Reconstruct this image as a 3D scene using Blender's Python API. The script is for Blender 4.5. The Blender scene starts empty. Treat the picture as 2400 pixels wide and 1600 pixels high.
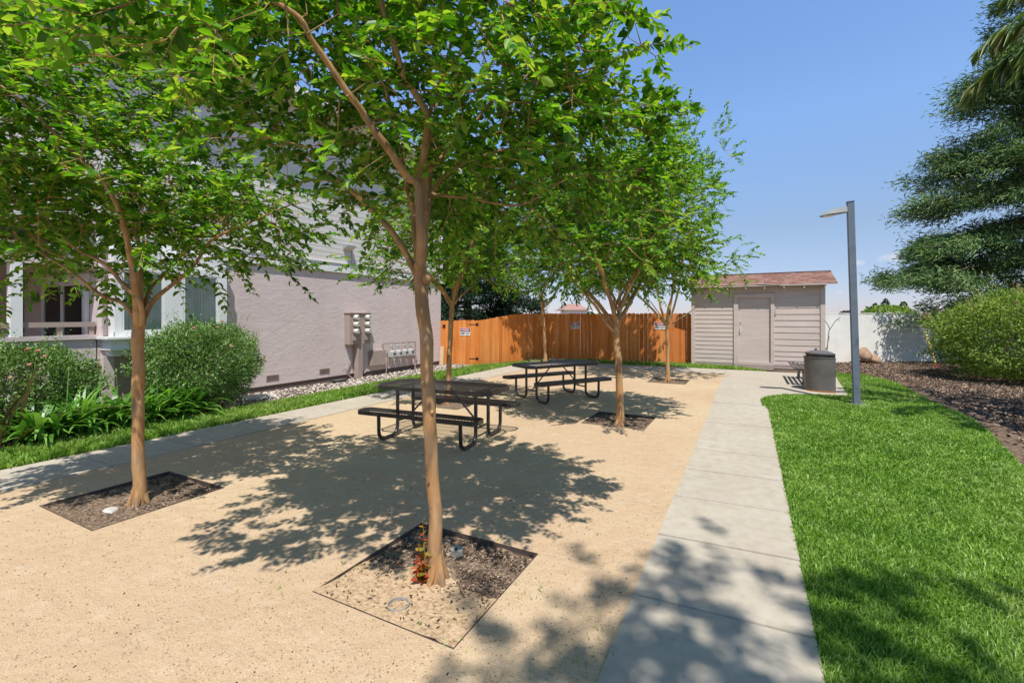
import bpy, bmesh, math, random
import numpy as np
from mathutils import Vector, Matrix, noise as mnoise
R_ = math.radians
random.seed(7)
sc = bpy.context.scene
COL = sc.collection

# ------------------------------------------------------------------ camera geometry
FPX, YAW, CAMH, HOR = 1067.0, R_(27.5), 1.62, 742.0
RV = Vector((math.cos(YAW), math.sin(YAW), 0)); FV = Vector((-math.sin(YAW), math.cos(YAW), 0))
def at(u, v, d):
    """world point at depth d seen at (u, v) of the 2400 x 1600 photograph (used to survey positions)"""
    p = RV * ((u - 1200) / FPX * d) + FV * d
    return Vector((p.x, p.y, CAMH + (HOR - v) / FPX * d))
def gnd(u, v, z=0.0):
    return at(u, v, (CAMH - z) * FPX / (v - HOR))

cam = bpy.data.cameras.new('camera'); cam_o = bpy.data.objects.new('camera', cam); COL.objects.link(cam_o)
cam.sensor_width = 36.0; cam.lens = FPX / 2400 * 36.0; cam.shift_y = -58 / 2400
cam.clip_start = 0.05; cam.clip_end = 2000
cam_o.location = (0, 0, CAMH); cam_o.rotation_euler = (R_(90), 0, YAW)
sc.camera = cam_o

# ------------------------------------------------------------------ light
LDIR = Vector((-0.28, 0.41, -1.0)).normalized()
sun = bpy.data.lights.new('sun', 'SUN'); sun.energy = 4.8; sun.angle = R_(0.53); sun.color = (1.0, 0.98, 0.945)
so = bpy.data.objects.new('sun', sun); COL.objects.link(so)
so.rotation_euler = LDIR.to_track_quat('-Z', 'Y').to_euler(); so.location = (5, -6, 20)
world = bpy.data.worlds.new('World'); sc.world = world; world.use_nodes = True
def build_world():
    nt = world.node_tree; N = nt.nodes; L = nt.links; N.clear()
    out = N.new('ShaderNodeOutputWorld'); bg = N.new('ShaderNodeBackground'); bg.inputs[1].default_value = 0.15
    sky = N.new('ShaderNodeTexSky'); sky.sky_type = 'NISHITA'; sky.sun_disc = False
    sky.sun_elevation = math.asin(-LDIR.z); sky.sun_rotation = math.atan2(-LDIR.x, -LDIR.y)
    sky.air_density = 1.0; sky.dust_density = 0.0; sky.ozone_density = 2.2; sky.altitude = 0
    tc = N.new('ShaderNodeTexCoord')
    def math_(op, a, b=None):
        m = N.new('ShaderNodeMath'); m.operation = op
        for i, x in enumerate((a, b)):
            if x is None: continue
            if isinstance(x, (int, float)): m.inputs[i].default_value = x
            else: L.new(x, m.inputs[i])
        return m.outputs[0]
    total = None
    nz = N.new('ShaderNodeTexNoise'); nz.inputs['Scale'].default_value = 42; nz.inputs['Detail'].default_value = 6
    L.new(tc.outputs['Generated'], nz.inputs['Vector'])
    for (u, v, w, h, s) in ((2098, 603, 36, 11, .62), (2010, 616, 14, 6, .5), (2064, 662, 15, 5, .45), (1965, 684, 12, 4, .3)):
        d = (RV * ((u - 1200) / FPX) + FV + Vector((0, 0, (HOR - v) / FPX))).normalized()
        rt = d.cross(Vector((0, 0, 1))).normalized(); up = rt.cross(d)
        def dot(vec):
            n = N.new('ShaderNodeVectorMath'); n.operation = 'DOT_PRODUCT'; n.inputs[1].default_value = vec
            L.new(tc.outputs['Generated'], n.inputs[0]); return n.outputs['Value']
        a = math_('DIVIDE', dot(rt), w / FPX * .8); b = math_('DIVIDE', dot(up), h / FPX * .9)
        e = math_('ADD', math_('MULTIPLY', a, a), math_('MULTIPLY', b, b))
        e = math_('SUBTRACT', 1.15, e); e = math_('ADD', e, math_('MULTIPLY', math_('SUBTRACT', nz.outputs[0], .5), 3.0))
        c = N.new('ShaderNodeMapRange'); c.interpolation_type = 'SMOOTHSTEP'
        c.inputs['From Min'].default_value = 0; c.inputs['From Max'].default_value = 1.3; c.inputs['To Max'].default_value = s
        L.new(e, c.inputs['Value'])
        front = math_('GREATER_THAN', dot(d), .9)
        m = math_('MULTIPLY', c.outputs[0], front)
        total = m if total is None else math_('MAXIMUM', total, m)
    hs = N.new('ShaderNodeHueSaturation'); hs.inputs['Saturation'].default_value = 1.03; hs.inputs['Hue'].default_value = 0.493
    L.new(sky.outputs[0], hs.inputs['Color'])
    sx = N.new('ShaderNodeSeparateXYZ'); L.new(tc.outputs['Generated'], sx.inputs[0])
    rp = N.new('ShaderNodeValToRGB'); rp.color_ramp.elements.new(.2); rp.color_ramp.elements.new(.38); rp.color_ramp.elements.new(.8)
    for e_, (p_, c_) in zip(rp.color_ramp.elements, ((0, (.42, .44, .66)), (.17, (.75, .67, .72)), (.36, (1.12, 1.11, 1.24)), (.58, (1.24, 1.25, 1.44)), (.84, (.66, .58, .50)))):  # last stop dims and warms the zenith above view to cut blue fill light
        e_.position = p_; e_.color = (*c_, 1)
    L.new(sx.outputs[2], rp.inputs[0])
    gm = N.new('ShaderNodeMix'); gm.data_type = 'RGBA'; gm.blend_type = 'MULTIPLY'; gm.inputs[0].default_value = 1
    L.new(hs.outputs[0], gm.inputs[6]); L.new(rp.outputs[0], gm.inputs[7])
    mx = N.new('ShaderNodeMix'); mx.data_type = 'RGBA'
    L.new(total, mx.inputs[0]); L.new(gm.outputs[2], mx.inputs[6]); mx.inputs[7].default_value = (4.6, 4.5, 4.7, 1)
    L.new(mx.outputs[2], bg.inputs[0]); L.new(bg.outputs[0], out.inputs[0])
build_world()
sc.view_settings.view_transform = 'Standard'; sc.view_settings.look = 'None'
sc.view_settings.exposure = 0.22; sc.view_settings.gamma = 1.0
sc.cycles.max_bounces = 8; sc.cycles.transparent_max_bounces = 8

# ------------------------------------------------------------------ materials
def mat(name, cols, scale=5.0, detail=4.0, rough=.8, bump=0.0, bscale=None, bdist=.01, metal=0.0, spec=.3,
        stretch=(1, 1, 1), stops=None, coord='Object', distort=0.0, translucent=None, island=0.0, second=None, rnoise=.6, bump2=None):
    """noise driven colours through a ramp, optional bump, translucency and a second larger colour drift"""
    m = bpy.data.materials.new(name); m.use_nodes = True
    nt = m.node_tree; N = nt.nodes; L = nt.links
    b = N['Principled BSDF']; out = N['Material Output']
    b.inputs['Roughness'].default_value = rough; b.inputs['Metallic'].default_value = metal
    b.inputs['Specular IOR Level'].default_value = spec
    tc = N.new('ShaderNodeTexCoord'); mp = N.new('ShaderNodeMapping'); mp.inputs['Scale'].default_value = stretch
    L.new(tc.outputs[coord], mp.inputs[0])
    nz = N.new('ShaderNodeTexNoise'); nz.inputs['Scale'].default_value = scale; nz.inputs['Detail'].default_value = detail
    nz.inputs['Roughness'].default_value = rnoise; nz.inputs['Distortion'].default_value = distort
    L.new(mp.outputs[0], nz.inputs['Vector'])
    rp = N.new('ShaderNodeValToRGB'); n = len(cols)
    if stops is None: stops = [.3 + .4 * i / max(1, n - 1) for i in range(n)]
    while len(rp.color_ramp.elements) < n: rp.color_ramp.elements.new(.5)
    for e, p, c in zip(rp.color_ramp.elements, stops, cols):
        e.position = p; e.color = (c[0], c[1], c[2], 1)
    fac = nz.outputs[0]
    if island:
        ge = N.new('ShaderNodeNewGeometry'); mm = N.new('ShaderNodeMix'); mm.inputs[0].default_value = island
        L.new(nz.outputs[0], mm.inputs[2]); L.new(ge.outputs['Random Per Island'], mm.inputs[3]); fac = mm.outputs[0]
    L.new(fac, rp.inputs[0]); colr = rp.outputs[0]
    for sec in ([] if not second else second if isinstance(second, list) else [second]):
        s2, f2, c2 = sec[:3]; st2 = sec[3] if len(sec) > 3 else (1, 1, 1); lo, hi = sec[4] if len(sec) > 4 else (.42, .68)
        n2 = N.new('ShaderNodeTexNoise'); n2.inputs['Scale'].default_value = s2; n2.inputs['Detail'].default_value = 5
        m2 = N.new('ShaderNodeMapping'); m2.inputs['Scale'].default_value = st2; m2.inputs['Location'].default_value = (s2, f2 * 7, s2 * .3)
        L.new(tc.outputs[coord], m2.inputs[0]); L.new(m2.outputs[0], n2.inputs['Vector'])
        mr = N.new('ShaderNodeMapRange'); mr.inputs['From Min'].default_value = lo; mr.inputs['From Max'].default_value = hi
        mr.inputs['To Max'].default_value = f2; L.new(n2.outputs[0], mr.inputs['Value'])
        mx = N.new('ShaderNodeMix'); mx.data_type = 'RGBA'; mx.inputs[7].default_value = (*c2, 1)
        L.new(mr.outputs[0], mx.inputs[0]); L.new(colr, mx.inputs[6]); colr = mx.outputs[2]
    L.new(colr, b.inputs['Base Color'])
    if bump:
        bn = N.new('ShaderNodeTexNoise'); bn.inputs['Scale'].default_value = bscale or scale; bn.inputs['Detail'].default_value = 5
        bn.inputs['Distortion'].default_value = distort
        L.new(mp.outputs[0], bn.inputs['Vector'])
        bp = N.new('ShaderNodeBump'); bp.inputs['Strength'].default_value = bump; bp.inputs['Distance'].default_value = bdist
        L.new(bn.outputs[0], bp.inputs['Height']); L.new(bp.outputs[0], b.inputs['Normal'])
        if bump2:
            b3 = N.new('ShaderNodeTexNoise'); b3.inputs['Scale'].default_value = bump2[0]; b3.inputs['Detail'].default_value = 4; L.new(tc.outputs[coord], b3.inputs['Vector'])
            p3 = N.new('ShaderNodeBump'); p3.inputs['Strength'].default_value = bump2[1]; p3.inputs['Distance'].default_value = bump2[2]
            L.new(b3.outputs[0], p3.inputs['Height']); L.new(p3.outputs[0], bp.inputs['Normal'])
    if translucent:
        tr = N.new('ShaderNodeBsdfTranslucent'); ms = N.new('ShaderNodeMixShader'); ms.inputs[0].default_value = translucent[0]
        hv = N.new('ShaderNodeMix'); hv.data_type = 'RGBA'; hv.blend_type = 'MULTIPLY'; hv.inputs[0].default_value = 1
        L.new(colr, hv.inputs[6]); hv.inputs[7].default_value = (*translucent[1], 1)
        L.new(hv.outputs[2], tr.inputs[0]); L.new(b.outputs[0], ms.inputs[1]); L.new(tr.outputs[0], ms.inputs[2])
        L.new(ms.outputs[0], out.inputs[0])
    return m
def glass(name, tint, rough=.03):
    m = bpy.data.materials.new(name); m.use_nodes = True; nt = m.node_tree; N = nt.nodes; L = nt.links
    out = N['Material Output']; N.remove(N['Principled BSDF'])
    g = N.new('ShaderNodeBsdfGlossy'); g.inputs['Roughness'].default_value = rough
    t = N.new('ShaderNodeBsdfTransparent'); t.inputs[0].default_value = (*tint, 1)
    f = N.new('ShaderNodeFresnel'); f.inputs[0].default_value = 1.6
    ms = N.new('ShaderNodeMixShader'); L.new(f.outputs[0], ms.inputs[0]); L.new(t.outputs[0], ms.inputs[1]); L.new(g.outputs[0], ms.inputs[2])
    L.new(ms.outputs[0], out.inputs[0]); return m
M = {}
M['granite'] = mat('decomposed_granite', [(.23, .145, .08), (.43, .285, .165), (.53, .375, .235), (.68, .55, .385)], 120, 6, .95, .6, 90, .006,
                   stops=[.28, .42, .56, .72], second=[(.3, .6, (.56, .45, .27)), (1.7, .3, (.40, .265, .15), (1, 1, 1), (.5, .72)), (6, .25, (.60, .50, .37), (1, 1, 1), (.55, .75))], rnoise=.8, bump2=(9, .8, .03))
M['concrete'] = mat('broom_concrete', [(.38, .325, .245), (.445, .385, .30), (.49, .43, .34)], 9, 8, .9, .3, 260, .002, second=[(1.3, .5, (.36, .30, .23)), (.5, .3, (.42, .34, .26)), (14, .5, (.28, .24, .19), (1, 1, 1), (.64, .74))])
M['soil'] = mat('garden_soil', [(.10, .065, .04), (.26, .18, .11), (.42, .31, .2)], 45, 6, .95, .9, 60, .015)
M['bedsoil'] = mat('tree_bed_soil', [(.10, .062, .036), (.40, .26, .145), (.53, .375, .225)], 38, 7, .95, .9, 55, .015, stops=[.28, .42, .58])
M['beddark'] = mat('tree_bed_mulch', [(.05, .035, .026), (.19, .125, .08), (.40, .285, .185)], 42, 7, .95, 1., 60, .02, stops=[.32, .5, .68])
M['dirt'] = mat('plain_dirt', [(.2, .14, .09), (.33, .25, .17)], 3, 6, .95, .4, 40, .01)
M['mulchbase'] = mat('mulch_dirt', [(.05, .032, .022), (.15, .095, .06), (.30, .21, .14)], 26, 7, .95, .8, 50, .02)
M['chips'] = mat('bark_chips', [(.020, .014, .011), (.075, .046, .031), (.20, .125, .078), (.50, .38, .27)], 2, 2, .9, island=.9, stops=[.18, .45, .74, .94])
M['stones'] = mat('mixed_stones', [(.05, .04, .035), (.22, .16, .12), (.42, .34, .27), (.66, .60, .54)], 2, 2, .85, island=.9, stops=[.2, .45, .65, .85])
M['grit'] = mat('grit_grains', [(.25, .155, .085), (.40, .27, .155), (.52, .375, .23), (.62, .48, .33)], 2, 2, .9, island=.95, stops=[.12, .4, .7, .95])
M['grass'] = mat('grass_blades', [(.085, .19, .012), (.18, .34, .026), (.33, .49, .085), (.60, .64, .32)], 1.1, 4, .5, island=.55, second=[(.9, .35, (.32, .36, .10), (1, 1, 1), (.48, .7)), (2.3, .35, (.06, .17, .02), (1, 1, 1), (.5, .7))],
                 stops=[.25, .45, .66, .92], translucent=(.38, (1.5, 1.5, .7)), spec=.35)
M['lawnsoil'] = mat('lawn_thatch', [(.05, .09, .015), (.08, .15, .025)], 20, 4, .95)
M['leaf'] = mat('myrtle_leaf', [(.030, .115, .006), (.072, .220, .009), (.165, .365, .020), (.34, .47, .07), (.40, .37, .09)], .9, 2, .42, island=.72,
                stops=[.18, .42, .68, .90, 1.0], translucent=(.44, (2.0, 1.75, .6)), spec=.45)
M['bark'] = mat('myrtle_bark', [(.16, .095, .045), (.33, .185, .08), (.46, .285, .135), (.54, .25, .07)], 5, 7, .75, .55, 16, .012,
                stretch=(1, 1, .3), distort=1.2, stops=[.30, .45, .56, .70], second=[(3.2, .5, (.50, .235, .075)), (7, .7, (.22, .16, .105), (1, 1, .35), (.54, .66)), (17, .9, (.07, .045, .03), (1, 1, .8), (.68, .74))])
M['shrubleaf'] = mat('shrub_leaf', [(.045, .115, .016), (.12, .24, .04), (.26, .39, .12), (.46, .54, .32)], 1.5, 2, .4, island=.75,
                     stops=[.22, .46, .75, .95], translucent=(.3, (1.6, 1.6, .8)), spec=.45)
M['oleleaf'] = mat('privet_leaf', [(.06, .125, .016), (.17, .27, .035), (.32, .42, .075), (.48, .52, .20)], 1.2, 2, .45, island=.75,
                   stops=[.22, .46, .75, .95], translucent=(.35, (1.6, 1.6, .8)))
M['tipleaf'] = mat('red_tip_leaf', [(.30, .14, .07), (.44, .25, .14), (.40, .34, .16)], 1, 2, .5, island=.9, translucent=(.3, (1.5, 1.2, .8)))
M['strap'] = mat('strap_leaf', [(.06, .17, .018), (.125, .30, .034), (.22, .41, .07)], 1.2, 2, .38, island=.7, translucent=(.3, (1.6, 1.7, .8)), spec=.5)
M['flax'] = mat('flax_leaf', [(.12, .07, .05), (.24, .15, .10), (.38, .26, .12), (.5, .32, .06)], 1.2, 2, .4, island=.8)
M['stalk'] = mat('flower_stalk', [(.12, .25, .05), (.2, .36, .09)], 8, 2, .5)
M['petal'] = mat('pink_petals', [(.62, .19, .14), (.72, .34, .26), (.78, .50, .38)], 3, 2, .6, island=.9, translucent=(.3, (1.2, 1, 1)))
M['needle'] = mat('redwood_needles', [(.04, .10, .042), (.11, .215, .08), (.24, .33, .13), (.42, .48, .23)], .5, 3, .5, island=.55,
                  stops=[.26, .45, .64, .86], translucent=(.25, (1.5, 1.6, .9)))
M['darkneedle'] = mat('dark_needles', [(.008, .022, .012), (.018, .05, .022), (.04, .10, .035)], .6, 3, .6, island=.5, translucent=(.15, (1.4, 1.5, .9)))
M['redbark'] = mat('redwood_bark', [(.07, .04, .025), (.17, .095, .06)], 6, 6, .9, .8, 12, .03, stretch=(1, 1, .15))
M['palmleaf'] = mat('palm_leaflet', [(.10, .17, .04), (.20, .30, .08), (.40, .42, .22)], 1, 2, .4, island=.8, translucent=(.3, (1.5, 1.5, .8)))
M['stucco'] = mat('mauve_stucco', [(.62, .51, .48), (.655, .54, .51), (.68, .565, .53)], 2.2, 6, .92, .28, 5.0, .03, distort=1.2, stretch=(1, .8, 1.5), second=[(.7, .35, (.56, .445, .415)), (2.5, .35, (.53, .42, .39), (1, 1, .12), (.5, .75)), (5, .25, (.70, .58, .55), (1, 1, .3), (.58, .75))])
M['stucco_dark'] = mat('brown_foundation', [(.17, .12, .10), (.23, .165, .14)], 9, 5, .9, .3, 30, .01)
M['white'] = mat('white_trim_paint', [(.70, .69, .67), (.78, .77, .75)], 3, 5, .6, .08, 40, .004)
M['siding'] = mat('pale_lap_siding', [(.60, .555, .505), (.66, .61, .555), (.68, .635, .58)], 2.5, 6, .75, .12, 30, .004, stretch=(.6, .6, 4))
M['shingle'] = mat('grey_shingles', [(.06, .055, .055), (.13, .12, .12)], 8, 5, .95, .5, 20, .01)
M['shed'] = mat('mauve_shed_paint', [(.49, .40, .345), (.55, .45, .39), (.59, .49, .425)], 3, 7, .8, .18, 25, .005, stretch=(.35, 1, 3), second=(1.1, .25, (.46, .38, .34)))
M['sheddoor'] = mat('mauve_door_paint', [(.54, .405, .36), (.58, .445, .40)], 3, 6, .65, .1, 20, .004, second=(2.3, .3, (.50, .375, .33)))
M['redshingle'] = mat('red_roof_shingles', [(.22, .11, .08), (.275, .145, .11), (.32, .175, .135)], 1.5, 4, .95, .4, 60, .004, island=.75)
M['cedar'] = mat('cedar_boards', [(.44, .12, .02), (.63, .195, .036), (.71, .25, .055), (.78, .40, .16)], 2.2, 7, .72, .3, 12, .006, stretch=(6, 6, .35), island=.3,
                 stops=[.25, .45, .62, .82], second=(1.6, .3, (.46, .12, .02)))
M['cedarraw'] = mat('raw_cedar_scrap', [(.58, .38, .21), (.66, .47, .29)], 4, 5, .8, .2, 20, .004, stretch=(5, 5, .4))
M['wallwhite'] = mat('white_wall_stucco', [(.72, .69, .61), (.79, .76, .68), (.82, .79, .71)], 2.0, 6, .92, .35, 18, .02, second=(.8, .35, (.52, .50, .46)))
M['steelblack'] = mat('black_coated_steel', [(.018, .015, .014), (.042, .034, .030)], 14, 4, .28, .1, 60, .001, spec=.6)
M['polegrey'] = mat('grey_painted_pole', [(.12, .145, .18), (.16, .185, .22)], 6, 5, .5, .05, 40, .002, spec=.4)
M['headgrey'] = mat('lamp_head_grey', [(.26, .28, .27), (.33, .34, .33)], 6, 3, .5)
M['binbrown'] = mat('brown_bin_steel', [(.10, .088, .078), (.135, .118, .105), (.165, .148, .132)], 3, 6, .42, .06, 30, .002, spec=.5, second=(5, .25, (.16, .145, .13)))
M['rust'] = mat('rusty_rim', [(.25, .11, .03), (.38, .18, .06)], 12, 5, .8)
M['benchbrown'] = mat('brown_bench_slats', [(.10, .08, .072), (.15, .125, .115)], 6, 5, .5)
M['meterpaint'] = mat('tan_meter_paint', [(.36, .275, .235), (.41, .315, .27)], 5, 5, .7, .08, 30, .003)
M['meterglass'] = mat('pale_meter_dome', [(.55, .54, .47), (.64, .62, .55)], 5, 3, .3, spec=.6)
M['meterdark'] = mat('meter_dark_register', [(.07, .07, .065), (.11, .11, .10)], 6, 3, .4)
M['gasgrey'] = mat('pale_gas_meter', [(.42, .41, .39), (.52, .50, .48)], 6, 4, .55)
M['blackplastic'] = mat('black_plastic', [(.02, .02, .02), (.035, .035, .035)], 8, 3, .6)
M['edging'] = mat('dark_steel_edging', [(.04, .03, .025), (.12, .085, .06)], 12, 4, .7)
M['pvc'] = mat('dusty_pipe', [(.26, .24, .20), (.40, .36, .29)], 15, 4, .7)
M['rock'] = mat('brown_boulder', [(.22, .135, .08), (.38, .25, .16), (.46, .34, .24)], 5, 7, .9, .6, 12, .03)
M['palestone'] = mat('pale_flat_stone', [(.42, .38, .33), (.56, .52, .47)], 6, 6, .9, .4, 30, .01)
M['signwhite'] = mat('sign_white', [(.74, .73, .71), (.80, .79, .77)], 4, 3, .5)
M['signred'] = mat('sign_red', [(.50, .03, .05), (.58, .06, .08)], 4, 3, .5)
M['signblack'] = mat('sign_black', [(.012, .012, .014), (.02, .02, .022)], 4, 3, .5)
M['steel'] = mat('dull_steel', [(.35, .34, .33), (.5, .49, .47)], 10, 4, .4, metal=.8)
M['yellow'] = mat('yellow_guard', [(.55, .42, .06), (.66, .55, .14)], 8, 4, .6)
M['vine'] = mat('dry_vine', [(.20, .16, .13), (.30, .25, .20)], 12, 4, .9)
M['curtain'] = mat('pale_blinds', [(.76, .82, .78), (.84, .88, .84)], 3, 3, .8)
M['interior'] = mat('dark_room', [(.03, .035, .04), (.05, .055, .06)], 3, 3, .9)
M['glass'] = glass('window_glass', (.96, .99, .975)); M['darkglass'] = glass('slider_glass', (.34, .40, .42))
M['mutedroof'] = mat('far_tile_roof', [(.34, .18, .14), (.42, .25, .2)], 3, 3, .9)
M['redshoot'] = mat('red_shoot_leaf', [(.40, .07, .025), (.50, .17, .03), (.42, .24, .04), (.20, .22, .03)], 2, 2, .4, island=.9, translucent=(.35, (1.5, 1.1, .7)))
lens = bpy.data.materials.new('lamp_lens'); lens.use_nodes = True
lb = lens.node_tree.nodes['Principled BSDF']; lb.inputs['Base Color'].default_value = (.75, .72, .6, 1); lb.inputs['Roughness'].default_value = .2
lb.inputs['Emission Color'].default_value = (1, .95, .75, 1); lb.inputs['Emission Strength'].default_value = .0
M['lens'] = lens

# ------------------------------------------------------------------ mesh helpers
def tag(o, label=None, cat=None, group=None, kind=None):
    for k, v in (('label', label), ('category', cat), ('group', group), ('kind', kind)):
        if v: o[k] = v
    return o
def empty(name, loc, label, cat, group=None, rz=0.0, kind=None):
    o = bpy.data.objects.new(name, None); COL.objects.link(o); o.location = loc; o.rotation_euler = (0, 0, rz)
    o.empty_display_size = .1
    return tag(o, label, cat, group, kind)
class MB:
    def __init__(s): s.v = []; s.f = []
    def add(s, vs, fs):
        k = len(s.v); s.v += [tuple(p) for p in vs]; s.f += [tuple(i + k for i in f) for f in fs]; return s
    def box(s, x0, x1, y0, y1, z0, z1, mx=None):
        vs = [Vector(p) for p in ((x0, y0, z0), (x1, y0, z0), (x1, y1, z0), (x0, y1, z0), (x0, y0, z1), (x1, y0, z1), (x1, y1, z1), (x0, y1, z1))]
        if mx is not None: vs = [mx @ p for p in vs]
        return s.add(vs, [(0, 3, 2, 1), (4, 5, 6, 7), (0, 1, 5, 4), (1, 2, 6, 5), (2, 3, 7, 6), (3, 0, 4, 7)])
    def prism(s, pts, z0, z1):
        n = len(pts)
        vs = [(p[0], p[1], z0) for p in pts] + [(p[0], p[1], z1) for p in pts]
        return s.add(vs, [tuple(range(n))[::-1], tuple(range(n, 2 * n))] + [(i, (i + 1) % n, n + (i + 1) % n, n + i) for i in range(n)])
    def tube(s, pts, r, n=8, cap=True):
        pts = [Vector(p) for p in pts]; rs = r if isinstance(r, (list, tuple)) else [r] * len(pts)
        rings = []; prev = None
        for i, p in enumerate(pts):
            t = (pts[min(i + 1, len(pts) - 1)] - pts[max(i - 1, 0)])
            t = t.normalized() if t.length > 1e-9 else Vector((0, 0, 1))
            if prev is None:
                a = t.cross(Vector((0, 0, 1)))
                if a.length < .05: a = t.cross(Vector((1, 0, 0)))
            else: a = prev - t * prev.dot(t)
            a.normalize(); prev = a; b = t.cross(a)
            rings.append([p + (a * math.cos(2 * math.pi * k / n) + b * math.sin(2 * math.pi * k / n)) * rs[i] for k in range(n)])
        vs = [q for ring in rings for q in ring]; fs = []
        for i in range(len(pts) - 1):
            for k in range(n):
                fs.append((i * n + k, i * n + (k + 1) % n, (i + 1) * n + (k + 1) % n, (i + 1) * n + k))
        if cap: fs += [tuple(range(n))[::-1], tuple(range((len(pts) - 1) * n, len(pts) * n))]
        return s.add(vs, fs)
    def cyl(s, c, axis, r, h, n=16, r2=None):
        c = Vector(c); a = Vector(axis).normalized()
        return s.tube([c, c + a * h], [r, r if r2 is None else r2], n)
    def ball(s, c, rx, ry, rz, nu=12, nv=8, mx=None):
        vs = []; fs = []
        for j in range(nv + 1):
            th = math.pi * j / nv
            for i in range(nu):
                ph = 2 * math.pi * i / nu
                p = Vector((rx * math.sin(th) * math.cos(ph), ry * math.sin(th) * math.sin(ph), rz * math.cos(th)))
                if mx is not None: p = mx @ p
                vs.append(Vector(c) + p)
        for j in range(nv):
            for i in range(nu):
                fs.append((j * nu + i, (j + 1) * nu + i, (j + 1) * nu + (i + 1) % nu, j * nu + (i + 1) % nu))
        return s.add(vs, fs)
    def build(s, name, m, parent=None, smooth=False, bevel=0, loc=None, label=None):
        me = bpy.data.meshes.new(name); me.from_pydata(s.v, [], s.f); me.materials.append(m)
        if bevel:
            bm = bmesh.new(); bm.from_mesh(me)
            bmesh.ops.remove_doubles(bm, verts=bm.verts, dist=1e-6)
            es = [e for e in bm.edges if len(e.link_faces) == 2 and e.calc_face_angle(0) > .6]
            try: bmesh.ops.bevel(bm, geom=es, offset=bevel, segments=2, affect='EDGES', clamp_overlap=True)
            except Exception: pass
            bm.to_mesh(me); bm.free()
        if smooth:
            for p in me.polygons: p.use_smooth = True
            try: me.set_sharp_from_angle(angle=R_(40))
            except Exception: pass
        me.update()
        o = bpy.data.objects.new(name, me); COL.objects.link(o)
        if parent: o.parent = parent
        if loc: o.location = loc
        if label: o['label'] = label
        return o
def np_mesh(name, V, F, m, parent=None):
    """V (n,3), F (k, c): all faces with c corners"""
    me = bpy.data.meshes.new(name); V = np.ascontiguousarray(V, dtype=np.float32); F = np.ascontiguousarray(F, dtype=np.int32)
    k, c = F.shape
    me.vertices.add(len(V)); me.vertices.foreach_set('co', V.ravel())
    me.loops.add(k * c); me.loops.foreach_set('vertex_index', F.ravel())
    me.polygons.add(k); me.polygons.foreach_set('loop_start', np.arange(0, k * c, c, dtype=np.int32))
    me.materials.append(m); me.update(calc_edges=True); me.validate()
    o = bpy.data.objects.new(name, me); COL.objects.link(o)
    if parent: o.parent = parent
    return o
def nrm(a): return a / np.maximum(np.linalg.norm(a, axis=1, keepdims=True), 1e-9)
def leaf_arrays(P, D, Nn, Ln, Wd, fold=.18, droop=.12):
    D = nrm(D); S = nrm(np.cross(D, Nn)); Nn = np.cross(S, D)
    L = Ln[:, None]; W = Wd[:, None]
    b = P; t = P + D * L - Nn * droop * L
    r1 = P + D * .33 * L + S * .5 * W + Nn * fold * W; l1 = P + D * .33 * L - S * .5 * W + Nn * fold * W
    r2 = P + D * .70 * L + S * .40 * W + Nn * (fold * W - .04 * L); l2 = P + D * .70 * L - S * .40 * W + Nn * (fold * W - .04 * L)
    V = np.stack([b, r1, r2, t, l2, l1], axis=1).reshape(-1, 3)
    i = np.arange(len(P))[:, None] * 6
    F = np.concatenate([i + np.array([[0, 1, 2, 3]]), i + np.array([[0, 3, 4, 5]])])
    return V, F
def chips_arrays(P, rng, sx, sy, sz, tilt=.5):
    """small box-like chips, 4-sided pyramids frustum; P (n,3) centres"""
    n = len(P); a = rng.uniform(0, 6.283, n); t = rng.normal(0, tilt, (n, 2))
    X = np.stack([np.cos(a), np.sin(a), t[:, 0]], 1); X = nrm(X)
    Y = np.stack([-np.sin(a), np.cos(a), t[:, 1]], 1); Y = nrm(Y - X * (X * Y).sum(1, keepdims=True)); Z = np.cross(X, Y)
    sx = rng.uniform(*sx, n)[:, None]; sy = rng.uniform(*sy, n)[:, None]; sz = rng.uniform(*sz, n)[:, None]
    vs = []
    for (i, j, k, q) in ((-1, -1, 0, 1), (1, -1, 0, 1), (1, 1, 0, 1), (-1, 1, 0, 1), (-1, -1, 1, .6), (1, -1, 1, .6), (1, 1, 1, .6), (-1, 1, 1, .6)):
        jx = rng.uniform(.7, 1.1, n)[:, None]
        vs.append(P + X * sx * i * q * jx + Y * sy * j * q + Z * sz * (k - .3))
    V = np.stack(vs, 1).reshape(-1, 3); i = np.arange(n)[:, None] * 8
    F = np.concatenate([i + np.array([q]) for q in ([4, 5, 6, 7], [0, 1, 5, 4], [1, 2, 6, 5], [2, 3, 7, 6], [3, 0, 4, 7])])
    return V, F
def in_poly(P, poly):
    x, y = P[:, 0], P[:, 1]; inside = np.zeros(len(P), bool); n = len(poly)
    for i in range(n):
        x1, y1 = poly[i]; x2, y2 = poly[(i + 1) % n]
        c = ((y1 > y) != (y2 > y)) & (x < (x2 - x1) * (y - y1) / ((y2 - y1) if y2 != y1 else 1e-9) + x1)
        inside ^= c
    return inside
def scatter(poly, dens, rng, keep=None):
    xs = [p[0] for p in poly]; ys = [p[1] for p in poly]
    n = int((max(xs) - min(xs)) * (max(ys) - min(ys)) * dens)
    P = np.stack([rng.uniform(min(xs), max(xs), n), rng.uniform(min(ys), max(ys), n)], 1)
    P = P[in_poly(P, poly)]
    if keep is not None: P = P[rng.uniform(0, 1, len(P)) < keep(P)]
    return P
def vnoise(P, s, seed=0):
    o = Vector((seed * 13.1, seed * 7.7, seed * 3.3))
    return np.array([mnoise.noise(Vector(p) * s + o) for p in P])

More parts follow.
